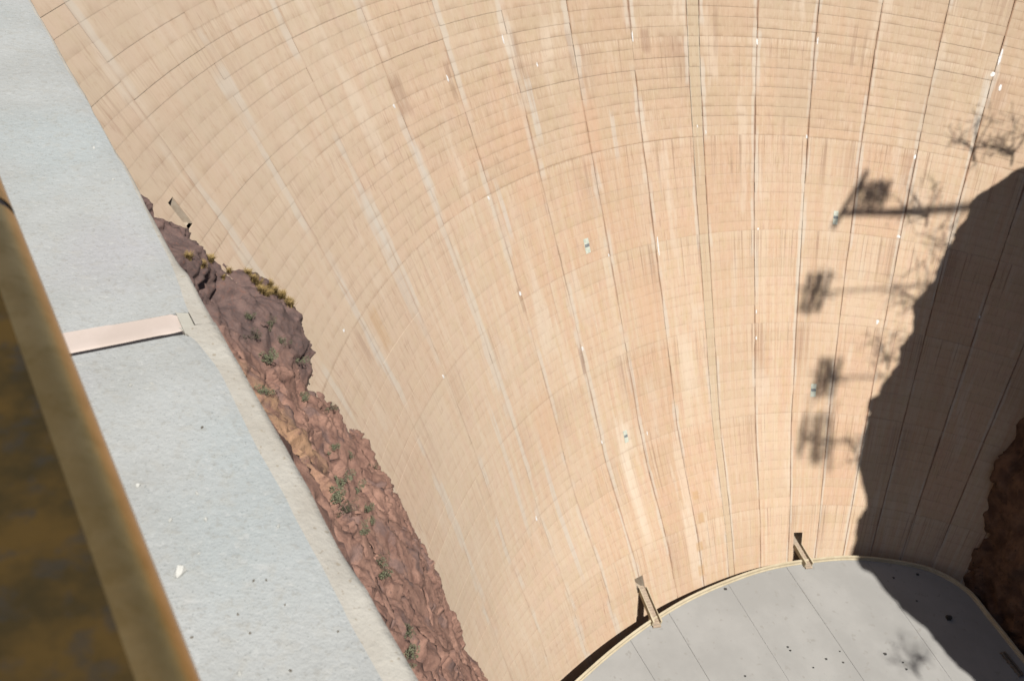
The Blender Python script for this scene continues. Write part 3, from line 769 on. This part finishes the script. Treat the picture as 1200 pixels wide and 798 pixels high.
# valley floor well below everything
me = mesh_from('canyon_floor', [(-900, -900, -165), (900, -900, -165), (900, 900, -165), (-900, 900, -165)], [(0, 1, 2, 3)])
tag(put('canyon_floor', me, None, simple('river_bed', (0.06, 0.05, 0.035), (0.1, 0.08, 0.06), 0.02)), kind='structure')

# ------------------------------------------------------------------ leaning steel towers and desert trees on the far rim (their shadows fall on the face)
M_steel = simple('galvanised_steel', (0.28, 0.28, 0.28), (0.36, 0.36, 0.35), 1.0, 0.5)
def rack(parent, corners, n, w):
    """open frame of bars between four corner points: a-b one side, d-c the other"""
    a, b, c, d = [Vector(x) for x in corners]; bm = bmesh.new()
    for i in range(n):
        t = i/(n-1); beam(bm, a.lerp(d, t), b.lerp(c, t), w*.62)
    for i in range(46):                              # random bars added to break up the rack's shadow
        p = a.lerp(d, random.random()).lerp(b.lerp(c, random.random()), random.random())
        g = Vector((random.gauss(0, 1), random.gauss(0, 1), random.gauss(0, .7)))*1.1
        beam(bm, p-g, p+g, random.uniform(.10, .24))
    return child('insulator_rack', bm_mesh('insulator_rack', bm), parent, M_steel)
def tower(base, tip, w, label, main=0.3, seg=9, lg=0.1):
    t = reg(empty('leaning_tower', base)); tag(t, label, 'tower', 'leaning towers on the far rim')
    a, b = Vector(base), Vector(tip); d = (b-a); s = d.normalized().cross(Vector((0, 0, 1))).normalized(); u = s.cross(d.normalized())
    bm = bmesh.new(); beam(bm, a, b, main); child('mast', bm_mesh('mast', bm), t, M_steel)
    for i, (p, q_) in enumerate(((1, 1), (1, -1), (-1, -1), (-1, 1))):
        bm = bmesh.new(); beam(bm, a+(s*p+u*q_)*w, b+(s*p+u*q_)*w*.25, lg); child('leg', bm_mesh('leg', bm), t, M_steel)
    bm = bmesh.new()
    for i in range(seg):
        f0, f1 = i/seg, (i+1)/seg
        w0, w1 = w*(1-.75*f0), w*(1-.75*f1)
        for (p, q_), (p2, q2) in (((1, 1), (1, -1)), ((1, -1), (-1, -1)), ((-1, -1), (-1, 1)), ((-1, 1), (1, 1))):
            beam(bm, a+d*f0+(s*p+u*q_)*w0, a+d*f1+(s*p2+u*q2)*w1, lg*.6)
    child('bracing', bm_mesh('bracing', bm), t, M_steel)
    return t
def P3(u, v, z): return tuple(shade_src(u, v, z))
t = tower(P3(1196, 236, 58), P3(984, 250, 62), 0.9, 'leaning lattice tower whose long boom shadow crosses the dam face', 0.8)
bm = bmesh.new(); beam(bm, P3(975, 268, 60), P3(1017, 200, 64), 0.75); child('cross_arm', bm_mesh('cross_arm', bm), t, M_steel)
rack(t, (P3(1000, 246, 62), P3(1012, 214, 62), P3(1044, 212, 62), P3(1030, 247, 62)), 5, 1.0)
for lab, (p0, p1, p2, p3), bp in (
        ('leaning tower casting the upper of three rack shadows beside the cliff shadow', ((938, 366), (949, 320), (975, 319), (957, 366)), (1115, 330)),
        ('leaning tower casting the middle of three rack shadows beside the cliff shadow', ((954, 463), (962, 420), (986, 420), (975, 465)), (1080, 440)),
        ('leaning tower casting the lowest of three rack shadows beside the cliff shadow', ((936, 535), (944, 486), (974, 488), (972, 552)), (1060, 520))):
    zz = 66.0
    c0 = np.mean([p0, p1, p2, p3], axis=0)
    t = tower(P3(*bp, 24), P3(c0[0], c0[1], zz), 0.35, lab, 0.07, 9, 0.045)
    rack(t, (P3(*p0, zz), P3(*p1, zz), P3(*p2, zz), P3(*p3, zz)), 3, 1.05)
    bm = bmesh.new(); beam(bm, P3(c0[0]-22, c0[1]-6, zz), P3(c0[0]+24, c0[1]+6, zz), 0.28); child('cross_arm', bm_mesh('cross_arm', bm), t, M_steel)
M_bark = simple('bark', (0.08, 0.055, 0.04), (0.13, 0.09, 0.06), 4.0)
M_leaf = simple('desert_leaf', (0.055, 0.07, 0.035), (0.09, 0.105, 0.055), 3.0)
def desert_tree(c, h, r, seed, label, nleaf=60):
    rr = random.Random(seed)
    t = reg(empty('desert_tree', c)); tag(t, label, 'tree', 'desert trees on the far rim')
    bm = bmesh.new(); c = Vector(c); tips = []
    beam(bm, c-Vector((0, 0, 1)), c+Vector((0.2, 0.1, h*.4)), .35)
    for i in range(9):
        a = rr.uniform(0, 6.28); p0 = c+Vector((.1, .05, h*rr.uniform(.2, .4))); p1 = p0+Vector((math.cos(a)*r*rr.uniform(.4, 1.3), math.sin(a)*r*rr.uniform(.4, 1.3), h*rr.uniform(.1, .7)))
        beam(bm, p0, p1, .14); tips.append(p1)
        for _ in range(6):
            p2 = p1+Vector((rr.uniform(-1, 1), rr.uniform(-1, 1), rr.uniform(-.3, .9)))*r*.75; beam(bm, p1, p2, .08); tips.append(p2)
    child('trunk', bm_mesh('trunk', bm), t, M_bark)
    V, F = [], []
    for i in range(nleaf):
        p = rr.choice(tips)+Vector((rr.gauss(0, 1), rr.gauss(0, 1), rr.gauss(0, 1)))*r*.16
        a = Vector((rr.gauss(0, 1), rr.gauss(0, 1), rr.gauss(0, 1))).normalized(); b = a.orthogonal().normalized()
        s = rr.uniform(.15, .34); k = len(V); V += [p-a*s, p+b*s*.5, p+a*s, p-b*s*.5]; F.append((k, k+1, k+2, k+3))
    child('crown', mesh_from('crown', V, F), t, M_leaf)
for i, (u, v, z, h, r) in enumerate([(1185, 190, 4, 8, 4.0), (1140, 185, 6, 8, 3.6), (1110, 300, 4, 8, 4.2), (1085, 262, 6, 7, 4.0), (1075, 360, 3, 7, 4.0), (1040, 430, 3, 7, 3.6), (1005, 545, 4, 7, 3.0), (1075, 790, 2, 7, 3.0), (1000, 700, 26, 5, 1.5)][:8]):
    desert_tree(P3(u, v, z), h, r, 60+i, ['bushy desert tree shading the face at the top of the cliff shadow', 'slim desert tree beside the topmost one on the far rim', 'desert tree on the rim just below the boom tower', 'low desert tree under the boom of the leaning tower', 'desert tree on the rim between the upper and middle racks', 'desert tree on the rim beside the middle rack', 'desert tree on the rim beside the lowest rack', 'desert tree shading the roof near its bottom edge', 'small desert tree shading the roof by the footbridge'][i])

# ------------------------------------------------------------------ shrubs and grass on the near rock
M_shrub = simple('sage_leaf', (0.085, 0.092, 0.048), (0.19, 0.19, 0.12), 5.0)
M_grass = simple('dry_grass', (0.19, 0.125, 0.042), (0.32, 0.225, 0.09), 4.0)
M_twig = simple('twig', (0.09, 0.07, 0.055), (0.14, 0.11, 0.085), 4.0)
def shrub_mesh(seed):
    r = random.Random(seed); V, F = [], []
    cl = [(Vector((r.gauss(0, .22), r.gauss(0, .22), r.uniform(.12, .5))), r.uniform(.16, .3)) for _ in range(9)]
    for i in range(430):
        c, s = r.choice(cl); d = Vector((r.gauss(0, 1), r.gauss(0, 1), r.gauss(0, 1))).normalized(); p = c+d*s*r.uniform(.6, 1)
        a = (d+Vector((r.gauss(0, .6), r.gauss(0, .6), r.gauss(0, .6)))).normalized(); b = a.orthogonal().normalized(); w = r.uniform(.03, .065)
        k = len(V); V += [p-a*w, p+b*w*.5, p+a*w, p-b*w*.5]; F.append((k, k+1, k+2, k+3))
    return mesh_from('foliage', V, F)
def stem_mesh(seed):
    r = random.Random(seed); bm = bmesh.new()
    for i in range(9):
        a = r.uniform(0, 6.28); beam(bm, (0, 0, -.15), (math.cos(a)*.25, math.sin(a)*.25, r.uniform(.3, .55)), .02)
    return bm_mesh('stem', bm)
def tuft_mesh(seed):
    r = random.Random(seed); V, F = [], []
    for i in range(170):
        a = r.uniform(0, 6.28); l = r.uniform(.25, .55); o = Vector((r.gauss(0, .07), r.gauss(0, .07), -.08)); d = Vector((math.cos(a)*r.uniform(.1, .8), math.sin(a)*r.uniform(.1, .8), 1)).normalized()
        s = d.cross(Vector((0, 0, 1))).normalized()*.014 if abs(d.z) < .999 else Vector((.014, 0, 0))
        m = o+d*l*.6; tip = m+(d+Vector((math.cos(a), math.sin(a), -.5))*.35)*l*.4
        k = len(V); V += [o-s, o+s, m+s, m-s, tip]; F += [(k, k+1, k+2, k+3), (k+3, k+2, k+4)]
    return mesh_from('blades', V, F)
SH = [shrub_mesh(i) for i in range(3)]; ST = [stem_mesh(i) for i in range(2)]; TU = [tuft_mesh(i) for i in range(3)]
for m_ in SH: m_.materials.append(M_shrub)
for m_ in ST: m_.materials.append(M_twig)
for m_ in TU: m_.materials.append(M_grass)
def plant(u, v, name, parts, s, label, cat, group):
    h = None
    for k_ in range(8):
        h = rock_hit(u-3.5*k_, v+2.5*k_)
        if h is not None and (h-Vector(CAM)).length < 125: break
    if h is None: return
    o = empty(name, h); o.rotation_euler = (random.uniform(-.15, .15), random.uniform(-.15, .15), random.uniform(0, 6.28)); o.scale = (s, s, s*random.uniform(.85, 1.1))
    tag(o, label, cat, group)
    for nm, m_ in parts: put(nm, m_, o)
GL = ['yellow grass tuft next to the parapet edge at the top of the rock', 'second yellow grass tuft down from the parapet edge at the rock top', 'lone yellow grass tuft midway across the dark rock top', 'small yellow grass tuft just above the ragged dark ledge',
      'topmost tuft of the left line of yellow grass on the knob', 'second tuft from the top in the left line of yellow grass', 'fat middle tuft of the left line of yellow grass', 'fat lower tuft of the left line of yellow grass', 'rightmost tuft at the lower end of the left grass line',
      'topmost tuft of the right line of yellow grass on the knob', 'largest tuft of the right line of yellow grass', 'rightmost tuft of the right line of yellow grass', 'leftmost low tuft of the right line of yellow grass', 'lowest big tuft of all the yellow grass on the knob', 'tuft just above the lowest big one, at the knob edge', 'tuft between the topmost and the largest in the right grass line', 'lowest tuft of the left line of yellow grass', 'small tuft squeezed in the left line of yellow grass', 'greenish yellow grass tuft on the dark rock above the others']
for i, (u, v, s) in enumerate([(221, 303, 1.0), (237, 312, 1.0), (268, 319, .9), (261, 326, .7), (291, 321, 1.0), (296, 327, 1.0), (302, 334, 1.2), (307, 341, 1.2), (316, 344, .9), (323, 330, 1.1), (331, 335, 1.3), (338, 342, 1.1), (330, 349, 1.1), (340, 358, 1.3), (342, 352, 1.0), (326, 337, 1.0), (311, 346, 1.0), (299, 330, .9), (247, 305, 1.1)]):
    plant(u, v, 'grass_tuft', [('blades', TU[i % 3])], s*1.45, GL[i], 'grass', 'dry grass on the rock knob')
SHR = [(399, 568, 1.5, 'large round sage shrub, topmost of the green cluster on the red slope'), (398, 587, 1.3, 'sage shrub directly below the large round one on the red slope'), (406, 600, 1.2, 'sage shrub at the bottom end of the green cluster'), (418, 577, 1.2, 'sage shrub to the right of the large round one'), (409, 536, 1.1, 'single sage shrub above the green cluster on red rock'), (391, 526, 1.0, 'sage shrub above left of the green cluster'), (388, 481, 1.1, 'sage shrub near the rock edge below the purple knob'), (359, 469, 1.0, 'small sage shrub under the purple knob'), (310, 461, 1.0, 'sage shrub close to the parapet above the ochre rock'), (438, 548, .9, 'sage shrub next to the dam contact on red rock'), (428, 600, 1.1, 'sage shrub right of the lower end of the green cluster'),
       (318, 383, 1.2, 'grey sage shrub in the middle of the purple rock face'), (297, 399, 1.4, 'grey sage shrub near the parapet on the purple rock face'), (313, 427, 1.6, 'pale grey sage shrub low on the purple rock face'), (329, 402, 1.0, 'small grey sage shrub in a crack of the purple face'), (348, 426, 1.2, 'yellow green sage shrub near the right edge of the knob'), (290, 374, 1.0, 'small yellow green shrub high on the purple face'),
       (445, 661, 1.1, 'upper sage shrub in the gully beside the parapet chip'), (451, 674, 1.2, 'lower sage shrub in the gully beside the parapet chip'), (477, 741, 1.3, 'grey sage shrub by the parapet near the bottom of the slope'), (479, 769, 1.0, 'lowest sage shrub on the red slope'), (427, 625, .9, 'sage shrub on the red ridge below the green cluster'), (436, 612, .9, 'small sage shrub in the gully head on red rock')]
for i, (u, v, s, lab) in enumerate(SHR):
    plant(u, v, 'sage_shrub', [('foliage', SH[i % 3]), ('stem', ST[i % 2])], s, lab, 'shrub', 'sage shrubs on the near rock')

# ------------------------------------------------------------------ parapet
def parapet_material():
    k = NT('parapet_concrete', 0.9); p = k.coord()
    n1 = k.noise(p, 9.0, 5, .6); n2 = k.noise(p, 60.0, 4, .6); n3 = k.noise(p, 420.0, 2, .5); n4 = k.noise(p, 150.0, 3, .55); n5 = k.noise(p, 3.2, 3, .5)
    col = k.mix(k.ss(n1, .35, .68), (0.326, 0.33, 0.314), (0.362, 0.368, 0.354))
    col = k.mix(k.math('MULTIPLY', k.ss(n5, .52, .70), .4), col, (0.325, 0.37, 0.375))
    col = k.mix(k.math('MULTIPLY', k.ss(n5, .46, .30), .45), col, (0.36, 0.345, 0.36))
    col = k.mix(k.math('MULTIPLY', k.ss(n2, .50, .68), .25), col, (0.335, 0.315, 0.27))
    col = k.mix(k.math('MULTIPLY', k.ss(n4, .56, .70), .30), col, (0.235, 0.215, 0.18))
    col = k.mix(k.math('MULTIPLY', k.ss(n4, .42, .28), .35), col, (0.46, 0.46, 0.44))
    col = k.mix(k.math('MULTIPLY', k.ss(n3, .63, .73), .5), col, (0.14, 0.15, 0.14))
    k.color(col); k.bump(k.math('ADD', n4, k.math('MULTIPLY', n3, .4)), 0.35, 0.004)
    return k.m
M_par = parapet_material()
M_edge = simple('parapet_edge_cement', (0.365, 0.335, 0.285), (0.415, 0.39, 0.34), 14.0, 0.95, 6, (0.30, 0.26, 0.20), 160, 0.5, 0.004)
M_seal = simple('pink_sealant', (0.45, 0.375, 0.325), (0.50, 0.42, 0.37), 18.0, 0.7)
M_gap = simple('gap_black', (0.02, 0.016, 0.016), (0.03, 0.025, 0.025), 20.0)  # plain black of the tar bead, joint floor and rail collar
PT = CAM[2]-0.70                                        # top of the parapet
def pp(s, n_, z=0.0): return CAM*np.array([1, 1, 0])+E_*s+N_*n_+np.array([0, 0, PT+z])
par = reg(empty('parapet', tuple(pp(0.8, 0.1, -1.1)))); tag(par, 'pale blue grey concrete parapet with a tan chipped edge above the rock', 'parapet')
S_SEAM = 0.858
def cap(s0, s1, fine):
    """cap slab: flat top, uneven cement edge, upright outer face"""
    ns = max(2, int((s1-s0)/(0.006 if fine else 0.5)))
    s = np.linspace(s0, s1, ns)
    q = np.stack([s*1.0, s*0, s*0], -1)
    wob = vnoise(q, 9.0, 3)*0.0030+vnoise(q, 31.0, 4)*0.0014 if fine else s*0
    edge = np.full_like(s, 0.263)
    if fine and s1 < 0.95:                               # near slab: rounded corner by the joint
        t = np.clip((s1-s)/0.11, 0, 1); edge = edge-0.020*(1-np.sqrt(1-(1-t)**2))-0.006*np.clip((s1-s)/0.2, 0, 1)
    else:
        edge = edge+0.017*np.clip((s-S_SEAM-0.02)/0.25, 0, 1)
    edge = edge+wob*0.7
    out = 0.2845+wob*0.4
    zt = vnoise(q, 6, 9)*0.0008 if fine else s*0
    cols = [(np.full_like(s, -0.30), zt), (np.full_like(s, 0.0), zt), (np.full_like(s, 0.12), zt), (edge-0.012, zt), (edge, zt-0.0015)]
    V = np.stack([np.stack([pp(s[i], c[i], z_[i]) for i in range(ns)]) for c, z_ in cols], 1)
    return s, edge, out, zt, V
for (s0, s1) in ((-6.0, 0.05), (0.05, S_SEAM-0.0135), (S_SEAM+0.025, 3.0), (3.03, 6.0), (6.03, 12), (12.03, 24), (24.03, 48), (48.03, 75)):
    fine = s1 < 4 and s0 > -1
    s, edge, out, zt, V = cap(s0, s1, fine)
    # top sheet plus the end faces at the joints
    ns = len(s)
    low = np.stack([V[:, 0], V[:, 1], V[:, 2], V[:, 3], V[:, 4]], 1).copy(); low[..., 2] -= 0.06
    allv = np.concatenate([V.reshape(-1, 3), low[0], low[-1]])
    F = [(i*5+j, i*5+j+1, (i+1)*5+j+1, (i+1)*5+j) for i in range(ns-1) for j in range(4)]
    b0 = ns*5; b1 = b0+5
    F += [(j+1, j, b0+j, b0+j+1) for j in range(4)]+[((ns-1)*5+j, (ns-1)*5+j+1, b1+j+1, b1+j) for j in range(4)]
    child('cap_slab', mesh_from('cap_slab', allv, F), par, M_par)
    # cement edge: from the slab over a sloping shoulder to the outer arris and down the face
    if abs(s1-S_SEAM) < 0.02 or abs(s0-S_SEAM) < 0.03:
        s = np.where(np.arange(ns) == (ns-1 if s1 < S_SEAM else 0), S_SEAM, s)
    ks = vnoise(np.stack([s, s*0+5, s*0], -1), 14.0, 12)
    chip = np.clip(vnoise(np.stack([s, s*0+9, s*0], -1), 10.0, 15)-0.35, 0, 1)*0.012 if fine else s*0
    rows = [(edge-0.0005, zt-0.0015), (edge+(out-edge)*.35, zt-0.0020-0.0008*np.abs(ks)), (edge+(out-edge)*.72, zt-0.0026-chip), (out-chip*.35, zt-0.0036-chip), (out-0.003, zt-0.03), (out-0.003, zt-1.35)]
    Ve = np.stack([np.stack([pp(s[i], c[i], z_[i]) for i in range(ns)]) for c, z_ in rows], 1)
    child('edge_cement', grid_mesh('edge_cement', Ve), par, M_edge)
# sealant in the open joint: a sagging pink bead with a gap along its near side
m_ = 60; nn = np.linspace(-0.3, 0.2505, m_); crv = (nn-0.25)*-0.020+0.02*np.clip(0.18-nn, 0, 1)**2
rows = []
for t, dz in ((-0.0085, -0.006), (-0.0075, -0.0016), (-0.003, -0.0006), (0.005, -0.0004), (0.016, -0.0005), (0.0262, 0.0006)):
    endt = 0.72+0.28*np.clip((0.2505-nn)/0.01, 0, 1)**.5
    wv = vnoise(np.stack([nn, nn*0+t, nn*0], -1), 30, 5)*0.0008
    rows.append(np.stack([pp(S_SEAM+t*endt[i]+wv[i], nn[i], dz+0.0008*math.sin(nn[i]*20)) for i in range(m_)]))
child('joint_sealant', grid_mesh('joint_sealant', np.stack(rows, 0)), par, M_seal)
m2 = 70; n2_ = np.linspace(-0.3, 0.2455, m2); tb = vnoise(np.stack([n2_, n2_*0, n2_*0], -1), 60, 8)*0.0009
tar = np.stack([np.stack([pp(S_SEAM+a+tb[i]*b, n2_[i], 0.0004) for i in range(m2)]) for a, b in ((-0.0145, 0.0), (-0.0118, 0.6), (-0.0094, 1.0))], 0)
child('tar_bead', grid_mesh('tar_bead', tar), par, M_gap)
bm = bmesh.new(); box_verts(bm, pp(S_SEAM, -0.02, -0.05), E_*0.02, N_*0.28, (0, 0, 0.012)); child('joint_floor', bm_mesh('joint_floor', bm), par, M_gap)
# cement plug closing the joint at the edge
bm = bmesh.new()
for (a, b, c, d) in ((0.247, 0.262, -0.012, 0.03),):
    vv = [bm.verts.new(pp(S_SEAM-0.0135, a, 0.0006)), bm.verts.new(pp(S_SEAM-0.016, b, -0.004)), bm.verts.new(pp(S_SEAM+0.040, b+.001, -0.003)), bm.verts.new(pp(S_SEAM+0.030, a+.002, 0.0004))]
    lo = [bm.verts.new(v.co+Vector((0, 0, -.03))) for v in vv]
    bm.faces.new(vv); [bm.faces.new((vv[i], lo[i], lo[(i+1) % 4], vv[(i+1) % 4])) for i in range(4)]
child('joint_plug', bm_mesh('joint_plug', bm), par, simple('plug_cement', (0.38, 0.355, 0.30), (0.43, 0.41, 0.35), 30, .9))
# inner face and body of the wall
bm = bmesh.new()
vv = [bm.verts.new(pp(s, n_, z_)) for s, n_, z_ in ((-6, -0.30, -0.001), (75, -0.30, -0.001), (75, -0.30, -1.3), (-6, -0.30, -1.3))]
bm.faces.new(vv); child('inner_face', bm_mesh('inner_face', bm), par, M_par)
# ledge the parapet stands on
bm = bmesh.new(); box_verts(bm, pp(34, -6.0, -1.6), E_*41, N_*6.3, (0, 0, 0.28)); tag(put('terrace', bm_mesh('terrace', bm), None, M_edge), kind='structure')

# little stones lying on the parapet
M_peb = simple('white_pebble', (0.42, 0.415, 0.38), (0.52, 0.51, 0.47), 90, .9)
M_pebd = simple('dark_grit', (0.10, 0.085, 0.07), (0.16, 0.14, 0.11), 90, .9)
def on_par(u, v):
    d = pix_dir(u, v); t = (PT-CAM[2])/d[2]; return CAM+d*t
PB = [(210, 672, .0066, 0, 'largest white pebble on the parapet, beside the bronze rail'), (326, 617, .0024, 0, 'small white pebble on the parapet left of the edge'), (241, 609, .0024, 0, 'upper of two white pebbles in the middle of the parapet'), (231, 578, .0024, 0, 'white pebble highest on the near slab by the rail'), (162, 569, .0024, 0, 'white pebble touching the blurred bronze rail side'), (153, 452, .0024, 0, 'white flat pebble just below the pink joint'), (281, 789, .0026, 0, 'white pebble at the very bottom of the parapet'), (200, 610, .0022, 0, 'tiny white pebble left of the middle pair'), (110, 174, .0022, 0, 'white pebble on the far slab near its outer edge'), (133, 211, .0018, 0, 'tiny pebble on the far slab below the other'), (178, 450, .0020, 0, 'tiny white pebble right of the flat one by the joint'), (233, 649, .0016, 0, 'tiny pebble above the largest white pebble'),
      (297, 681, .0016, 1, 'dark grit grain near the middle of the slab edge'), (312, 680, .0014, 1, 'dark grit grain beside another at the slab edge'), (279, 720, .0015, 1, 'dark grit grain low on the near slab'), (293, 742, .0014, 1, 'dark grit grain above the bottom pebble'), (225, 747, .0015, 1, 'dark grit grain near the rail at the bottom'), (340, 786, .0015, 1, 'dark grit grain at the bottom right of the slab'), (237, 501, .0016, 1, 'dark grit grain below the rounded slab corner'), (334, 709, .0013, 1, 'dark grit grain near the tan edge low down'), (396, 740, .0013, 1, 'dark grit grain on the slab nearest the tan edge')]
for i, (u, v, s, k_, lab) in enumerate(PB):
    p = on_par(u, v)
    o = lump('pebble', tuple(p+np.array([0, 0, s*.3])), s*1.2, s*.8, s*1.15, M_pebd if k_ else M_peb, None, 30+i)
    o.rotation_euler[2] = random.uniform(0, 3) if i else 0.75
    tag(o, lab, 'pebble', 'pebbles and grit on the parapet')

# ------------------------------------------------------------------ bronze rail close to the camera (out of focus)
def bronze(name, c1, c2, c3, rough, metal):
    k = NT(name, rough); p = k.coord()
    n1 = k.noise(p, 28.0, 5, .65); n2 = k.noise(p, 90.0, 3, .6)
    col = k.mix(k.ss(n1, .36, .66), c1, c2); col = k.mix(k.math('MULTIPLY', k.ss(n2, .5, .68), .5), col, c3)
    k.color(col); k.b.inputs['Metallic'].default_value = metal; k.b.inputs['Specular IOR Level'].default_value = 0.5 if metal else 0.12; k.bump(n2, .15, .002)
    return k.m
M_brz = bronze('worn_bronze', (0.60, 0.375, 0.135), (0.72, 0.46, 0.18), (0.50, 0.30, 0.09), 0.36, 0.95)
M_pat_shade = bronze('shaded_patina', (0.024, 0.016, 0.004), (0.054, 0.031, 0.006), (0.022, 0.021, 0.019), 0.75, 0.0)  # mottled patina with shade and dark reflection painted into the base colour
RZ = -0.30                                                # rail top below the lens
def rp(s, n_, z): return np.array([CAM[0], CAM[1], CAM[2]])+E_*s+N_*n_+np.array([0, 0, z])
rail = reg(empty('bronze_rail', tuple(rp(0.3, -0.02, RZ-0.1)))); tag(rail, 'blurred dark bronze rail with a lit rounded edge in the foreground', 'railing')
RAD = 0.0165
sv = np.linspace(-1.0, 0.668, 30)
def tube(s0, s1, rad, n0, z0, mat, name, seg=40):
    V = []; 
    for s in (np.linspace(s0, s1, 12)):
        V.append([rp(s, n0+rad*math.cos(a), z0+rad*math.sin(a)) for a in np.linspace(0, 2*math.pi, seg)])
    return child(name, grid_mesh(name, np.array(V)), rail, mat, True)
NC = 0.0548-RAD
tube(-1.0, 0.476, RAD, NC, RZ, M_brz, 'edge_tube')
tube(0.484, 5.0, RAD, NC, RZ, M_brz, 'edge_tube')
tube(0.475, 0.485, RAD*0.93, NC, RZ, M_gap, 'collar')
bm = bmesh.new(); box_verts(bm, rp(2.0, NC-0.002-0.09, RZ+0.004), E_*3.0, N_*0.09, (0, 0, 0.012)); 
child('top_plate', bm_mesh('top_plate', bm), rail, M_pat_shade)
for s in (-0.6, 1.6, 3.6):
    bm = bmesh.new(); beam(bm, rp(s, NC-0.06, RZ-0.01), rp(s, NC-0.06, -0.70), 0.03); child('post', bm_mesh('post', bm), rail, M_pat_shade)
